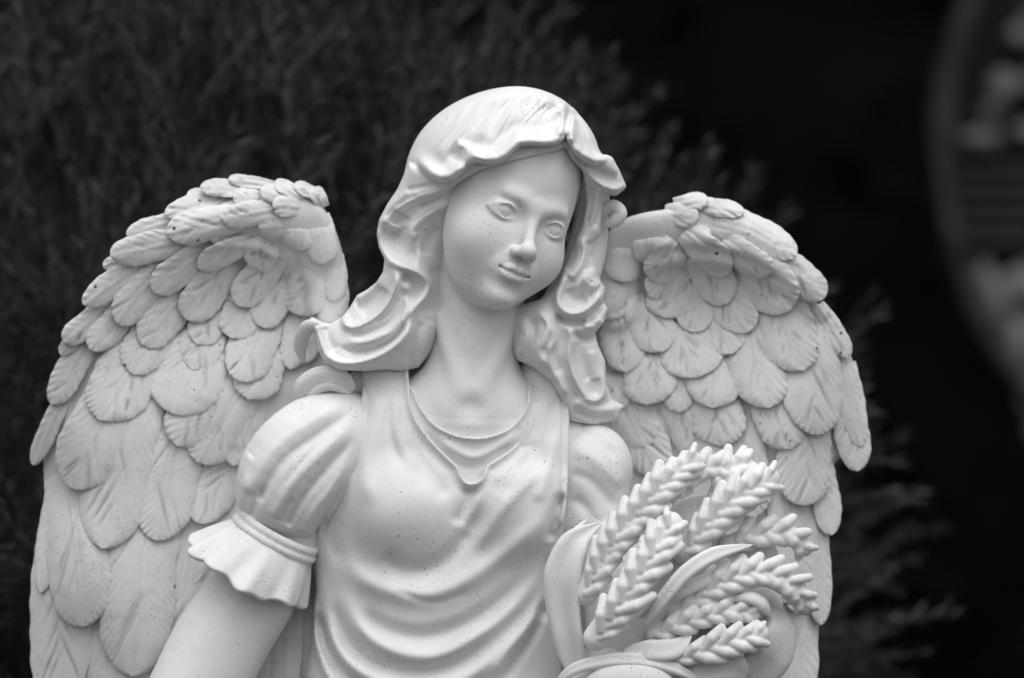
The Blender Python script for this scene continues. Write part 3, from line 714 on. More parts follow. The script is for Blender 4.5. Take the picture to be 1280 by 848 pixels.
# swags hanging from both shoulders
for pts, w, hgt in [
    ([(450, 440), (410, 520), (340, 588), (265, 598), (205, 560)], 11, -9),
    ([(120, 560), (180, 622), (270, 652), (350, 645), (440, 598), (540, 520), (600, 440)], 13, 9),
    ([(165, 680), (215, 725), (290, 745), (370, 732), (460, 685), (560, 590)], 10, -10),
    ([(120, 640), (170, 730), (240, 778), (330, 790), (420, 752), (510, 680), (590, 580)], 11, 9),
    ([(100, 660), (140, 770), (210, 815), (300, 826), (390, 800), (480, 730)], 8, -9),
    ([(75, 600), (95, 730), (140, 805), (220, 850), (320, 862), (420, 830), (520, 740), (600, 640)], 10, 8),
    ([(70, 690), (85, 770), (120, 830), (190, 880)], 7, -7),
    ([(55, 640), (60, 740), (85, 820), (120, 880)], 7, 6),
    ([(600, 600), (560, 700), (500, 780), (450, 850)], 8, 8), ([(590, 660), (560, 740), (520, 800), (480, 860)], 6, -6),
    ([(380, 560), (420, 490), (455, 430), (500, 380), (560, 330)], 7, -5), ([(420, 560), (470, 480), (520, 420), (590, 360)], 9, 5),
    ([(560, 300), (530, 370), (480, 440)], 8, -4), ([(600, 280), (585, 380), (560, 450)], 8, 4), ([(620, 420), (600, 480), (590, 540)], 7, -6),
    ([(160, 330), (120, 420), (100, 520), (130, 600)], 10, -4), ([(260, 300), (320, 380), (370, 440)], 12, -4), ([(415, 410), (405, 450), (380, 500)], 8, -6),
    ([(600, 560), (585, 640), (570, 720)], 8, -9), ([(215, 190), (205, 280), (180, 370), (190, 460)], 11, 4), ([(245, 200), (250, 290), (300, 380)], 8, 3.5), ([(190, 200), (170, 300), (140, 400)], 6, -3), ([(232, 210), (232, 290), (260, 370)], 6, -3), ([(570, 190), (560, 280), (520, 360), (440, 430)], 9, 4.5), ([(600, 200), (590, 300), (560, 380)], 7, -3.5), ([(470, 400), (430, 470), (400, 530)], 8, 4), ([(240, 640), (330, 668), (420, 640)], 5, -2.5)]:
    dr.stroke(z7(pts), w, hgt, (0.2, 0.2), n=28)
# armhole seam, a piped edge
seam_l = [(440, 476), (452, 492), (450, 520), (438, 560), (416, 620), (394, 676)]
seam_r = [(705, 470), (711, 520), (710, 560), (709, 610), (700, 660)]
for sm in (seam_l, seam_r):
    dr.stroke(sm, 3.2, 4.0, (0.02, 0.05)); 
    dr.stroke([(p[0] + (7 if sm is seam_l else -7), p[1]) for p in sm], 3.0, -2.0, (0.05, 0.05))
side_poly = dr.poly([(446, 400), (453, 492), (450, 520), (437, 560), (415, 620), (392, 672), (388, 720), (378, 770), (376, 860), (370, 990), (720, 990), (705, 860), (692, 740), (706, 660), (710, 600), (712, 520), (706, 400)])
def dress_sdf(x, y, d):
    f = ell(x, y, d, (552, 660, -24), (166, 206, 94))
    f = smin(f, ell(x, y, d, (545, 880, -34), (166, 210, 96)), 50)
    f = smin(f, chain(x, y, d, [(482, 470, -28), (478, 540, 2), (474, 600, 12)], [36, 40, 42], 10), 24)
    f = smin(f, chain(x, y, d, [(682, 462, -32), (684, 540, -6), (682, 600, 8)], [34, 36, 38], 10), 24)
    f = smin(f, ell(x, y, d, (508, 636, 40), (62, 58, 48)), 30)
    f = smin(f, ell(x, y, d, (645, 632, 36), (56, 56, 45)), 30)
    fr = np.clip((d + 40) / 40, 0, 1)
    f = f - dr.at(x, y) * fr
    f = smax(f, np.where(d > -60, dr.at(x, y, side_poly), -9.0), 6)
    f = smax(f, np.where(d > -40, -dr.at(x, y, nk), -60), 3)
    return f
v, q = sculpt(dress_sdf, (360, 440, -135), (740, 930, 110), 1.75)
v, q = drop_back(v, q, -85)
dress = make_obj('dress', v, q, M['cast']); adopt(dress, statue)
# undershirt that closes the neckline
ur = Relief(480, 700, 440, 660)
up = ur.poly([(470, 470), (512, 482), (526, 507), (545, 530), (572, 543), (600, 546), (628, 539), (646, 526), (658, 506), (664, 480), (700, 460), (700, 680), (470, 680)], 120)
ur.a += 4.0 * np.exp(-(np.clip(-up, 0, None) / 4.0) ** 2)
ur.stroke([(540, 545), (575, 566), (600, 570), (630, 556), (648, 535)], 7, 4.5); ur.stroke([(530, 540), (560, 566), (585, 582), (610, 574), (640, 552)], 5, -4)
def under_sdf(x, y, d):
    f = neck_sdf(x, y, d) - 4.5 - ur.at(x, y)
    return smax(f, np.where(d > -20, ur.at(x, y, up), 30), 2.5)
v, q = sculpt(under_sdf, (486, 480, -24), (690, 650, 90), 1.8)
o = make_obj('undershirt', v, q, M['cast']); adopt(o, dress)

# puffed sleeve, band and ruffle (picture left)
zs = lambda p: zoomed(p, 2.243, 180, 470)
sr = Relief(270, 480, 460, 720)
for pts, w, hgt in [([(590, 60), (480, 120), (370, 200), (290, 330)], 9, 5), ([(600, 90), (500, 160), (400, 235), (325, 350)], 6, -5.5), ([(600, 125), (520, 200), (430, 290), (365, 395)], 8, 5.5), ([(600, 165), (530, 245), (455, 335), (405, 420)], 5, -6),
                    ([(590, 205), (540, 300), (480, 380), (450, 440)], 7, 5), ([(580, 250), (540, 340), (505, 400), (485, 450)], 5, -5), ([(500, 75), (390, 130), (300, 230)], 7, -3), ([(300, 260), (285, 320), (265, 375)], 6, 3), ([(345, 300), (305, 390)], 4, -3.5), ([(430, 330), (385, 405)], 3.5, -3), ([(575, 110), (470, 215), (400, 300)], 3, -1.5)]:
    sr.stroke(zs(pts), w, hgt, (0.3, 0.05), n=18)
AX = np.array([-0.486, 0.874, 0.0]); AD = np.array([0.874, 0.486, 0.0]); BC = np.array([346.0, 668.0, 4.0])
def sleeve_sdf(x, y, d):
    f = chain(x, y, d, [(425, 545, -12), (398, 562, -2), (372, 592, 4), (354, 626, 4)], [58, 68, 72, 62], 14)
    t = (x - BC[0]) * AX[0] + (y - BC[1]) * AX[1]
    f = f + np.clip((t + 42) / 42, 0, 1) ** 2 * 10          # gathered into the band
    f = f - sr.at(x, y) * np.clip((d + 30) / 40, 0, 1)
    return smax(f, t, 4)
v, q = sculpt(sleeve_sdf, (270, 460, -100), (500, 720, 100), 1.8)
sleeve = make_obj('sleeve', v, q, M['cast']); adopt(sleeve, statue); sleeve['label'] = 'puffed sleeve with ruffled cuff'
th = np.linspace(0, 2 * np.pi, 30)
def ring(c, a, b): return [tuple(c + AD * a * math.cos(t) + np.array([0, 0, 1.0]) * b * math.sin(t) + AX * 6 * math.sin(t)) for t in th]
def band_sdf(x, y, d):
    return smin(chain(x, y, d, ring(BC - AX * 4.5, 51, 50), 6.2), chain(x, y, d, ring(BC + AX * 5.5, 53, 51), 6.0), 2.5)
v, q = sculpt(band_sdf, (270, 600, -80), (430, 740, 80), 1.5)
o = make_obj('sleeve_band', v, q, M['cast']); adopt(o, sleeve)
def ruffle():
    nu, nv = 40, 220
    rows = []
    for side in (0, 1):
        for i in range(nu):
            u = i / (nu - 1)
            for j in range(nv):
                t = 2 * math.pi * j / nv
                wv = math.sin(10 * t + 1.1 * math.sin(2 * t + 1) + 0.5) + 0.3 * math.sin(17 * t + 1.3)
                fl = u ** 0.8
                a = 50 + 34 * fl + (4.0 * u ** 1.2) * wv; b = 50 + 34 * fl + (5.5 * u ** 1.0) * wv
                ln = 4 + u * (56 + 3 * math.sin(5 * t + 1.0) + 10 * math.sin(t) + 2 * math.sin(13 * t))
                lean = AD * (-10 * u)
                thick = (8 + 4 * u ** 4 - 5 * max(0.0, (u - 0.93) / 0.07) ** 2) * side + 4.0 * max(0.0, (u - 0.93) / 0.07) ** 2 * (1 - side)
                p = BC + AX * (ln + 6 * math.sin(t)) + AD * (a - thick) * math.cos(t) + np.array([0, 0, 1.0]) * (b - thick) * math.sin(t) + lean
                rows.append(p)
    f = []
    n1 = nu * nv
    for s_ in (0, 1):
        for i in range(nu - 1):
            for j in range(nv):
                j2 = (j + 1) % nv; q = (i * nv + j, i * nv + j2, (i + 1) * nv + j2, (i + 1) * nv + j)
                f.append(tuple(k + s_ * n1 for k in (q if s_ else q[::-1])))
    for j in range(nv):
        j2 = (j + 1) % nv
        f.append((j, j2, j2 + n1, j + n1)); e = (nu - 1) * nv
        f.append((e + j2, e + j, e + j + n1, e + j2 + n1))
    return np.array(rows), np.array(f)
v, q = ruffle(); o = make_obj('ruffled_cuff', v, q, M['cast'], recalc=True); adopt(o, sleeve)
# sleeve on the other shoulder
s2 = Relief(660, 820, 510, 680)
s2.stroke([(715, 560), (745, 575), (780, 610)], 9, 3.5); s2.stroke([(712, 590), (740, 602), (770, 640)], 7, -3.5); s2.stroke([(712, 540), (740, 545), (775, 575)], 6, -2.5); s2.stroke([(715, 620), (735, 640), (745, 680)], 7, -4)
def sleeve2_sdf(x, y, d):
    return smin(ell(x, y, d, (734, 588, -32), (58, 60, 54)), ell(x, y, d, (738, 650, -30), (50, 60, 50)), 20) - s2.at(x, y)
v, q = sculpt(sleeve2_sdf, (660, 510, -100), (820, 730, 40), 2.0)
o = make_obj('sleeve', v, q, M['cast']); adopt(o, statue); o['label'] = 'smooth rounded sleeve behind the wheat ears'
# skirt below, down to a round plinth
def skirt():
    nu, nv = 40, 180; vs = []; f = []
    for i in range(nu):
        u = i / (nu - 1); yy = 880 + u * 860
        for j in range(nv):
            t = 2 * math.pi * j / nv
            pl = (4 + 16 * u) * (math.sin(13 * t + 2 * math.sin(3 * t) + u * 0.8) * 0.7 + 0.3 * math.sin(29 * t))
            a = 150 + 90 * u ** 0.8 + pl; b = 92 + 110 * u ** 0.8 + pl
            vs.append((545 + a * math.cos(t), yy, -34 + b * math.sin(t)))
    for i in range(nu - 1):
        for j in range(nv):
            j2 = (j + 1) % nv; f.append((i * nv + j, i * nv + j2, (i + 1) * nv + j2, (i + 1) * nv + j))
    return np.array(vs), np.array(f)
v, q = skirt(); o = make_obj('skirt', v, q, M['cast'], recalc=True); adopt(o, dress)
def plinth():
    prof = [(0, 1735), (270, 1735), (285, 1745), (285, 1775), (300, 1785), (300, 1826), (0, 1826)]; nv = 64
    vs = [(560 + r * math.cos(2 * math.pi * j / nv), y, -40 + r * math.sin(2 * math.pi * j / nv)) for r, y in prof for j in range(nv)]
    f = [(i * nv + j, i * nv + (j + 1) % nv, (i + 1) * nv + (j + 1) % nv, (i + 1) * nv + j) for i in range(len(prof) - 1) for j in range(nv)]
    return np.array(vs), np.array(f)
v, q = plinth(); o = make_obj('plinth', v, q, M['cast'], smooth=False, recalc=True); adopt(o, statue)

# ------------------------------------------------------------------ sheaf of wheat in front of the arm
def wheat_ear(pts, width, seed=0):
    """two rows of plump grains in a herringbone, run together as in a worn cast"""
    rng = np.random.default_rng(seed)
    P = catmull(pts, 80); seg = np.linalg.norm(np.diff(P, axis=0), axis=1); L = seg.sum(); cum = np.r_[0, np.cumsum(seg)] / L
    T = np.gradient(P, axis=0); T /= np.linalg.norm(T, axis=1)[:, None]
    B = np.cross(T, (0, 0, 1.0)); B /= np.linalg.norm(B, axis=1)[:, None]; Nn = np.cross(B, T)
    Nn *= np.sign(Nn[:, 2:3] + 1e-9)
    sp = 19.0; cnt = max(5, int(L / sp)); caps = []
    for k in range(cnt):
        for row in (-1, 1):
            u = min((k + (0.5 if row == 1 else 0.0) + 0.15) / cnt, 0.985); i = min(int(np.searchsorted(cum, u)), 79)
            tp = 1.0 - 0.42 * max(0, (u - 0.65) / 0.35) - 0.2 * max(0, (0.2 - u) / 0.2)
            spread = 0.64 + rng.normal(0, 0.07)
            dirn = T[i] * math.cos(spread) + B[i] * row * math.sin(spread)
            ln = width * 0.47 * tp * (1 + rng.normal(0, 0.07)); r = sp * 0.36 * tp * (1 + rng.normal(0, 0.06))
            o0 = P[i] + B[i] * row * width * 0.03 + Nn[i] * width * (0.20 + rng.normal(0, 0.015))
            p1 = o0 + dirn * ln * 0.55 + T[i] * ln * 0.08 + Nn[i] * 1.0; p2 = o0 + dirn * ln + T[i] * ln * 0.32 - Nn[i] * width * 0.15
            caps.append(([o0, p1, p2], [r * 0.85, r * 1.1, r * 0.9]))
    core = catmull(np.c_[np.asarray(pts, float), np.full(len(pts), width * 0.24)], 14)
    def sdf(x, y, d):
        f = chain(x, y, d, core[:, :3], core[:, 3])
        for c, r in caps:
            c = np.array(c); lo, hi = c.min(0) - 18, c.max(0) + 18
            m = (x > lo[0]) & (x < hi[0]) & (y > lo[1]) & (y < hi[1]) & (d > lo[2]) & (d < hi[2])
            if m.any(): f[m] = smin(f[m], chain(x[m], y[m], d[m], c, r), 1.7)
        return f
    v, q = sculpt(sdf, P.min(0) - width, P.max(0) + width, 1.75)
    return make_obj('wheat_ear', v, q, M['cast'])
z6 = lambda p: [(a / 2.586 + 660, b / 2.586 + 520, d) for a, b, d in p]
vs, f = sweep([(735, 820, 40), (790, 800, 50), (850, 790, 40), (905, 800, 10)], [40, 62, 60, 30], [26, 34, 32, 20], n=30, m=24)
sheaf = make_poly('wheat_sheaf', vs, f, M['cast'], statue); sheaf['label'] = 'sheaf of wheat ears and leaves'
ears = [
    ([(600, 260, 62), (640, 180, 60), (690, 150, 56)], 44), ([(440, 260, 72), (520, 180, 70), (625, 160, 62)], 46),
    ([(640, 410, 62), (740, 375, 64), (830, 375, 56), (884, 420, 44)], 44),
    ([(500, 430, 78), (580, 335, 84), (680, 245, 84), (765, 200, 76)], 58),
    ([(180, 560, 92), (280, 385, 100), (400, 245, 98), (515, 145, 86)], 58),
    ([(470, 625, 86), (600, 535, 94), (720, 495, 90), (830, 530, 76), (885, 600, 60)], 52),
    ([(215, 700, 112), (300, 580, 122), (380, 460, 120), (450, 340, 108)], 60),
    ([(400, 690, 92), (520, 645, 98), (620, 620, 96), (715, 625, 86)], 40), ([(470, 770, 98), (600, 725, 104), (735, 690, 96)], 46)]
for i, (p, w) in enumerate(ears):
    o = wheat_ear(z6(p), w * 1.12, seed=i); o.parent = sheaf
def leaf(p, w, t, **kw):
    vs, f = sweep(z6(p), w, t, **kw); o = make_poly('leaf', vs, f, M['cast'], None); o.parent = sheaf
leaf([(170, 860, 70), (135, 740, 84), (112, 620, 92), (110, 500, 98), (150, 400, 96), (235, 335, 84)], [12, 18, 21, 24, 19, 6], [8, 10, 12, 12, 10, 5], groove=1.0, gdepth=0.75, face=(-0.2, 0, 1), m=36)
leaf([(125, 740, 70), (92, 600, 80), (90, 480, 86), (130, 390, 86), (190, 325, 82)], [4, 6, 6, 6, 4], [5, 7, 7, 6, 4], face=(-0.3, 0, 1))
leaf([(370, 660, 112), (430, 570, 124), (500, 490, 126), (590, 435, 118), (715, 405, 100)], [5, 9, 10, 10, 4], [7, 10, 10, 9, 4], groove=1, gdepth=0.4, face=(0.2, -0.3, 1))
leaf([(350, 640, 100), (470, 560, 110), (560, 520, 106), (640, 490, 96)], [5, 9, 9, 4], [5, 7, 7, 4], face=(0.2, -0.3, 1))
leaf([(300, 745, 104), (380, 740, 114), (460, 735, 112), (520, 690, 104)], [6, 14, 14, 5], [5, 8, 8, 4], groove=1, gdepth=0.4, face=(0, -0.3, 1))
leaf([(640, 575, 96), (700, 572, 100), (745, 595, 94), (775, 645, 80)], [5, 9, 10, 4], [4, 6, 6, 3], face=(0.2, -0.6, 0.8))
leaf([(780, 610, 60), (800, 680, 62), (780, 760, 58), (720, 830, 52), (660, 880, 50)], [10, 26, 30, 28, 20], [8, 14, 16, 14, 10], face=(0.5, -0.1, 0.8), groove=1, gdepth=0.3)
leaf([(90, 840, 96), (160, 795, 106), (270, 770, 114), (380, 775, 116), (480, 805, 108), (560, 850, 96)], [6, 8, 9, 9, 8, 5], [6, 8, 9, 9, 8, 5], groove=1, gdepth=0.4, face=(0, -0.4, 1))
leaf([(180, 900, 96), (260, 845, 108), (360, 835, 112), (470, 870, 104)], [20, 26, 26, 20], [16, 20, 20, 16], face=(0, -0.2, 1))
leaf([(480, 880, 80), (560, 815, 86), (640, 800, 80), (700, 830, 70)], [18, 26, 24, 14], [12, 16, 14, 10], groove=2, gdepth=0.3)
leaf([(330, 760, 40), (420, 560, 50), (520, 380, 50), (600, 260, 44)], [34, 50, 48, 26], [16, 22, 20, 10], groove=3, gdepth=0.4)
leaf([(420, 780, 40), (560, 600, 48), (700, 470, 44), (800, 420, 36)], [34, 44, 40, 18], [14, 18, 16, 8], groove=3, gdepth=0.4)
leaf([(460, 800, 44), (620, 700, 54), (740, 600, 46), (800, 540, 36)], [30, 40, 34, 16], [14, 18, 16, 8], groove=3, gdepth=0.4)

# ------------------------------------------------------------------ ground
def tone_mat(name, c0, c1, scale, rough=0.9, bump=0.0, spec=0.2):
    m, t, b = new_mat(name)
    geo = N(t, 'ShaderNodeNewGeometry')
    n1 = N(t, 'ShaderNodeTexNoise', Scale=scale, Detail=6.0, Roughness=0.65); t.links.new(geo.outputs['Position'], n1.inputs['Vector'])
    c = ramp(t, n1.outputs[0], 0.3, 0.7, c0, c1); cc = N(t, 'ShaderNodeCombineColor')
    for i in range(3): t.links.new(c, cc.inputs[i])
    t.links.new(cc.outputs[0], b.inputs['Base Color']); b.inputs['Roughness'].default_value = rough; b.inputs['Specular IOR Level'].default_value = spec
    if bump:
        bp = N(t, 'ShaderNodeBump', Strength=0.8, Distance=bump); t.links.new(n1.outputs[0], bp.inputs['Height']); t.links.new(bp.outputs[0], b.inputs['Normal'])
    return m
M['ground'] = tone_mat('dark_garden_soil', 0.03, 0.07, 9.0, bump=0.02)
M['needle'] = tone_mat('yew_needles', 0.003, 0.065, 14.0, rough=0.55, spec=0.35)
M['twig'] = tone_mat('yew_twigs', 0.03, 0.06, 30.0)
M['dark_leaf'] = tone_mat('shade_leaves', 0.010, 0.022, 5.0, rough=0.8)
M['bark'] = tone_mat('dark_bark', 0.02, 0.05, 14.0, bump=0.02)
M['grey_stone'] = tone_mat('weathered_grey_stone', 0.10, 0.34, 22.0, bump=0.01)
M['rim_stone'] = tone_mat('dark_weathered_stone', 0.02, 0.09, 22.0, bump=0.01)
M['slat'] = tone_mat('weathered_dark_slats', 0.03, 0.06, 18.0)
g = make_obj('ground', [(-60, -60, 0), (60, -60, 0), (60, 60, 0), (-60, 60, 0)], [(0, 1, 2, 3)], M['ground'], design=False, smooth=False)
g['kind'] = 'structure'

# ------------------------------------------------------------------ needle sprays
def spray_template(rng, length=0.085, needles=34, nl=0.021, nw=0.0028):
    """a yew shoot along +Z: twig plus two ranks of narrow needles (each a bent four-point blade)"""
    vs, fs = [], []
    bend = rng.normal(0, 0.12, 2)
    def axis(u): return np.array([bend[0] * length * u * u, bend[1] * length * u * u, u * length])
    r = 0.0010
    for i in range(4):
        c = axis(i / 3)
        for k in range(3): vs.append(c + r * (1 - 0.6 * i / 3) * np.array([math.cos(2.1 * k), math.sin(2.1 * k), 0]))
    for i in range(3):
        for k in range(3): fs.append((i * 3 + k, i * 3 + (k + 1) % 3, (i + 1) * 3 + (k + 1) % 3, (i + 1) * 3 + k))
    for j in range(needles):
        u = 0.05 + 0.95 * j / needles; c = axis(u)
        a = (0 if j % 2 else math.pi) + rng.normal(0, 0.55)
        up = 0.55 + 0.5 * u + rng.normal(0, 0.12); out = np.array([math.cos(a), math.sin(a), 0])
        dr_ = out * math.cos(up) + np.array([0, 0, 1]) * math.sin(up)
        side = np.cross(dr_, out + np.array([0, 0, 0.3])); side /= np.linalg.norm(side) + 1e-9
        l = nl * (0.75 + 0.5 * rng.random()) * (1 - 0.35 * u); b = len(vs); mid = c + dr_ * l * 0.5
        vs += [c, mid + side * nw / 2, c + dr_ * l + np.array([0, 0, l * 0.1]), mid - side * nw / 2]
        fs.append((b, b + 1, b + 2, b + 3))
    return np.array(vs), np.array(fs)
TEMPL = [spray_template(np.random.default_rng(50 + i), length=0.07 + 0.012 * i, needles=26 + 3 * i, nl=0.017 + 0.0015 * i, nw=0.0026 + 0.00015 * i) for i in range(8)]
def scatter_sprays(name, pts, dirs, scale, mat, parent, seed):
    rng = np.random.default_rng(seed); V = []; Fq = []; base = 0
    for p, dn, sc in zip(pts, dirs, scale):
        tv, tf = TEMPL[rng.integers(len(TEMPL))]
        z = dn / np.linalg.norm(dn); x = np.cross(z, rng.normal(0, 1, 3)); x /= np.linalg.norm(x); y = np.cross(z, x)
        V.append(p + (tv * sc) @ np.stack([x, y, z])); Fq.append(tf + base); base += len(tv)
    return make_obj(name, np.vstack(V), np.vstack(Fq), mat, parent, design=False, smooth=False)

def yew_bush(name, label, centre, radii, count, seed, smin_=0.75, smax_=1.25, mat='needle', depth=0.14, shade=None, frontonly=True):
    rng = np.random.default_rng(seed); c = np.array(centre); rad = np.array(radii)
    root = empty(name, (centre[0], centre[1], 0)); root['label'] = label; root['category'] = 'hedge'
    # dense inner body of the bush
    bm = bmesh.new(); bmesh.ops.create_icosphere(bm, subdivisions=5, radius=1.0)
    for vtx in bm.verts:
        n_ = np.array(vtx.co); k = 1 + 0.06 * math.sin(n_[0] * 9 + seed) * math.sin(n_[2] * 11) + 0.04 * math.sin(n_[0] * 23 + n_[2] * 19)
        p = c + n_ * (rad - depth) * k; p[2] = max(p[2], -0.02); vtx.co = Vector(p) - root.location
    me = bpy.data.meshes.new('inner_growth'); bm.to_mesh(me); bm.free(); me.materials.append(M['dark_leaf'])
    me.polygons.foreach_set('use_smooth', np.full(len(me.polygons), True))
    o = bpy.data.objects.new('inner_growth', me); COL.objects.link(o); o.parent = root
    pts, dirs, sc = [], [], []
    while len(pts) < count:
        n_ = rng.normal(0, 1, 3); n_ /= np.linalg.norm(n_)
        if frontonly and (n_[1] > 0.35): continue
        lump = 1 + 0.06 * math.sin(n_[0] * 9 + seed) * math.sin(n_[2] * 11) + 0.04 * math.sin(n_[0] * 23 + n_[2] * 19)
        p = c + n_ * (rad - depth * (0.15 + 0.85 * rng.random())) * lump
        if p[2] < 0.02: continue
        dn = n_ * 0.75 + np.array([rng.normal(0.25, 0.55), rng.normal(-0.1, 0.3), 0.55 + rng.normal(0, 0.5)])
        pts.append(p - np.array(root.location)); dirs.append(dn); sc.append(smin_ + (smax_ - smin_) * rng.random())
    o = scatter_sprays('foliage', pts, dirs, sc, M[mat], root, seed); o['kind'] = 'stuff'
    # a few stems rising through it
    for k in range(7 if rad[0] < 1 else 0):
        a, t_ = rng.normal(0, 0.10), rng.normal(0, 0.12); dpt = -centre[1] / S
        st = [(640 + (centre[0] + a) / S, 424 + Z0 / S, dpt), (640 + (centre[0] + a + t_ * 0.5) / S, 424 + (Z0 - rad[2] * 0.5) / S, dpt + 60), (640 + (centre[0] + a + t_) / S, 424 + (Z0 - centre[2] - rad[2] * 0.3) / S, dpt + 120)]
        vs, f = sweep(st, [30, 22, 8], [30, 22, 8], n=14, m=8); make_poly('stem', vs, f, M['twig'], root)
    return root
yew_bush('yew_hedge', 'dark needled yew hedge close behind the statue', (-0.27, 0.76, 0.45), (0.53, 0.44, 0.53), 4700, 4, 0.5, 1.05)

# ------------------------------------------------------------------ tall dark hedge, and an unseen tree added to keep sky light off it
TEMPL_SMALL = TEMPL
TEMPL = [spray_template(np.random.default_rng(90 + i), length=0.22, needles=26, nl=0.09, nw=0.03) for i in range(6)]
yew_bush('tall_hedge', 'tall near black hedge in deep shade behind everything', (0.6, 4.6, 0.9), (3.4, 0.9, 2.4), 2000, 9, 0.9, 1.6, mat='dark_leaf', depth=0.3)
tree = empty('added_shade_tree', (2.6, 3.9, 0)); tree['label'] = 'added tree out of view, its crown shading the hedge at the back'; tree['category'] = 'tree'
vs, f = sweep([(640 + 5200, 424 + 1400, -7800), (640 + 5100, 424 - 1200, -7700), (640 + 4600, 424 - 4200, -7200)], [300, 210, 120], [300, 210, 120], n=20, m=14)
o = make_poly('trunk', vs, f, M['bark'], tree)
rng = np.random.default_rng(21)
pts, dirs, sc = [], [], []
while len(pts) < 4500:
    n_ = rng.normal(0, 1, 3); n_ /= np.linalg.norm(n_); r_ = rng.random() ** 0.45
    p = np.array([1.2, 3.6, 3.3]) + n_ * r_ * np.array([3.9, 2.5, 1.25])
    if p[2] < 1.75 + 0.25 * math.sin(p[0] * 2.1): continue
    pts.append(p - np.array(tree.location)); dirs.append(rng.normal(0, 1, 3) + np.array([0, 0, -0.3])); sc.append(0.9 + 0.9 * rng.random())
o = scatter_sprays('crown', pts, dirs, sc, M['dark_leaf'], tree, 5); o['kind'] = 'stuff'  # low canopy above the frame, added to block the sky over the back
TEMPL = TEMPL_SMALL

# ------------------------------------------------------------------ round stone ornament at the right edge
OY = 2.5; OK_ = (3 + OY) / 3 * S
oc = np.array([(1656 - 640) * OK_, OY, Z0 + (424 - 182) * OK_]); ORR = 480 * OK_
orn = empty('round_stone_ornament', (oc[0], oc[1], 0)); orn['label'] = 'round pale stone ornament with dark slats, blurred at the right edge'; orn['category'] = 'ornament'
def wpoly(name, vs, fs, mat, smooth=True):
    me = bpy.data.meshes.new(name); me.from_pydata([tuple(Vector(p) - orn.location) for p in vs], [], fs); me.update()
    b_ = bmesh.new(); b_.from_mesh(me); bmesh.ops.recalc_face_normals(b_, faces=b_.faces); b_.to_mesh(me); b_.free()
    me.polygons.foreach_set('use_smooth', np.full(len(me.polygons), smooth)); me.materials.append(mat)
    o = bpy.data.objects.new(name, me); COL.objects.link(o); o.parent = orn; return o
vs, fs = [], []; NM, NS = 160, 10
for i in range(NM):
    a = 2 * math.pi * i / NM; rr = 0.0105 + 0.002 * math.sin(9 * a) + 0.001 * math.sin(23 * a)
    for j in range(NS):
        t = 2 * math.pi * j / NS; q = ORR + rr * math.cos(t)
        vs.append((oc[0] + q * math.cos(a), oc[1] - 0.02 + 1.6 * rr * math.sin(t), oc[2] + q * math.sin(a)))
for i in range(NM):
    for j in range(NS): fs.append((i * NS + j, i * NS + (j + 1) % NS, ((i + 1) % NM) * NS + (j + 1) % NS, ((i + 1) % NM) * NS + j))
wpoly('rim', vs, fs, M['rim_stone'])
rng = np.random.default_rng(31)
def lump(p, r, name='stone'):
    bm = bmesh.new(); bmesh.ops.create_icosphere(bm, subdivisions=3, radius=1.0); ph = rng.random(3) * 6
    for v_ in bm.verts:
        k = 1 + 0.16 * math.sin(v_.co.x * 4 + ph[0]) * math.sin(v_.co.z * 5 + ph[1]) + 0.06 * math.sin(v_.co.y * 11 + ph[2])
        v_.co = Vector((p[0] + v_.co.x * r[0] * k, p[1] + v_.co.y * r[1] * k, p[2] + v_.co.z * r[2] * k)) - orn.location
    me = bpy.data.meshes.new(name); bm.to_mesh(me); bm.free(); me.materials.append(M['grey_stone'])
    me.polygons.foreach_set('use_smooth', np.full(len(me.polygons), True))
    o = bpy.data.objects.new(name, me); COL.objects.link(o); o.parent = orn
OW = lambda px, py, y=0.0: ((px + 16 - 640) * OK_, OY + y, Z0 + (424 - py) * OK_)
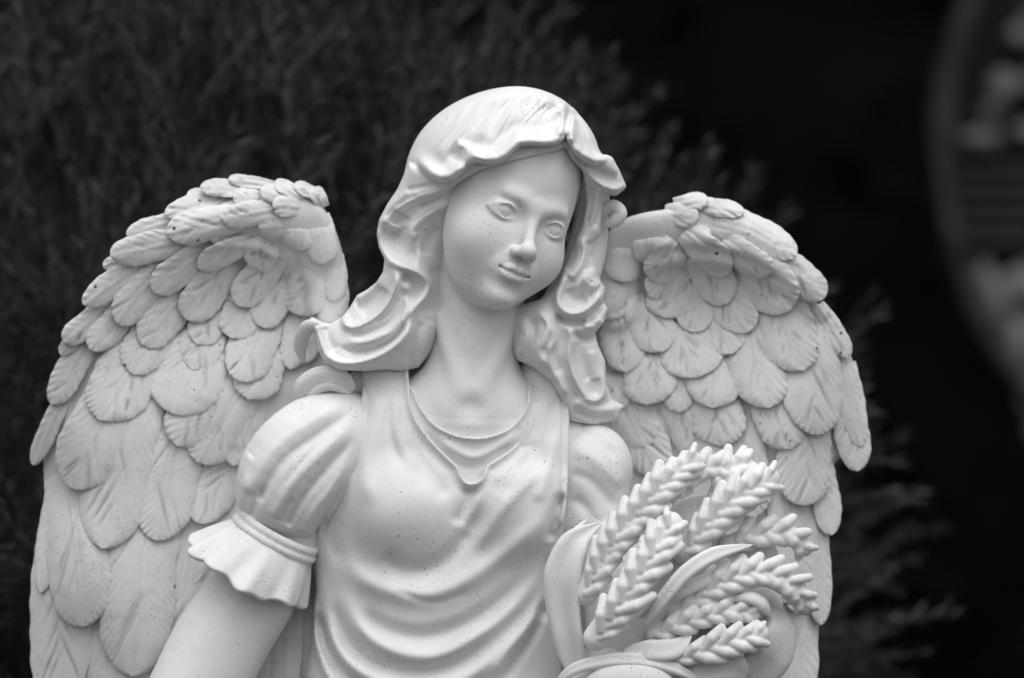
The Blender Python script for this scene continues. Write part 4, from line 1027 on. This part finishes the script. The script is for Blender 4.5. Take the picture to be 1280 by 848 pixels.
for px, py, w_, h_ in [(1262, 45, 20, 16), (1242, 108, 22, 20), (1225, 140, 16, 12), (1210, 174, 34, 12), (1270, 165, 24, 14), (1290, 100, 24, 22), (1285, 20, 26, 14), (1330, 60, 40, 40), (1340, 140, 40, 34), (1300, 175, 30, 12)]:
    lump(OW(px, py, 0.0), (w_ * OK_, 0.03, h_ * OK_))
for px, py, w_, h_ in [(1228, 380, 18, 36), (1262, 360, 26, 30), (1258, 430, 22, 36), (1285, 420, 26, 50), (1282, 490, 20, 32), (1320, 400, 40, 60), (1310, 510, 40, 50), (1215, 350, 14, 24), (1360, 470, 50, 80), (1330, 560, 36, 26)]:
    lump(OW(px, py, 0.015), (w_ * OK_, 0.03, h_ * OK_))
for k in range(5):
    py = 205 + k * 23.5; x0, x1 = OW(1174 + 1.5 * k, 0)[0], OW(1700, 0)[0]; z = OW(0, py)[2]; hh = 6.5 * OK_
    c8 = [(x, oc[1] + y_ + (0.008 if zz > z else -0.006), zz) for x in (x0, x1) for y_ in (-0.005, 0.005) for zz in (z - hh, z + hh)]
    wpoly('slat', c8, [(0, 1, 3, 2), (4, 6, 7, 5), (0, 4, 5, 1), (2, 3, 7, 6), (0, 2, 6, 4), (1, 5, 7, 3)], M['slat'], False)
# backing disc behind the lower stones and the pedestal
vs = [(oc[0] + ORR * math.cos(2 * math.pi * i / 64), oc[1] + y_, oc[2] + ORR * math.sin(2 * math.pi * i / 64)) for y_ in (0.05, 0.08) for i in range(64)]
fs = [tuple(range(64)), tuple(range(127, 63, -1))] + [(i, (i + 1) % 64, 64 + (i + 1) % 64, 64 + i) for i in range(64)]
wpoly('backing_disc', vs, fs, M['dark_leaf'], False)
zb = oc[2] - ORR + 0.02
vs = [(oc[0] + sx * w_, oc[1] + sy * w_, z) for z, w_ in ((0, 0.2), (0.08, 0.2), (0.1, 0.12), (zb, 0.1)) for sx, sy in ((-1, -1), (1, -1), (1, 1), (-1, 1))]
fs = [(i * 4 + j, i * 4 + (j + 1) % 4, i * 4 + 4 + (j + 1) % 4, i * 4 + 4 + j) for i in range(3) for j in range(4)] + [(0, 1, 2, 3), (12, 13, 14, 15)]
wpoly('pedestal', vs, fs, M['grey_stone'], False)
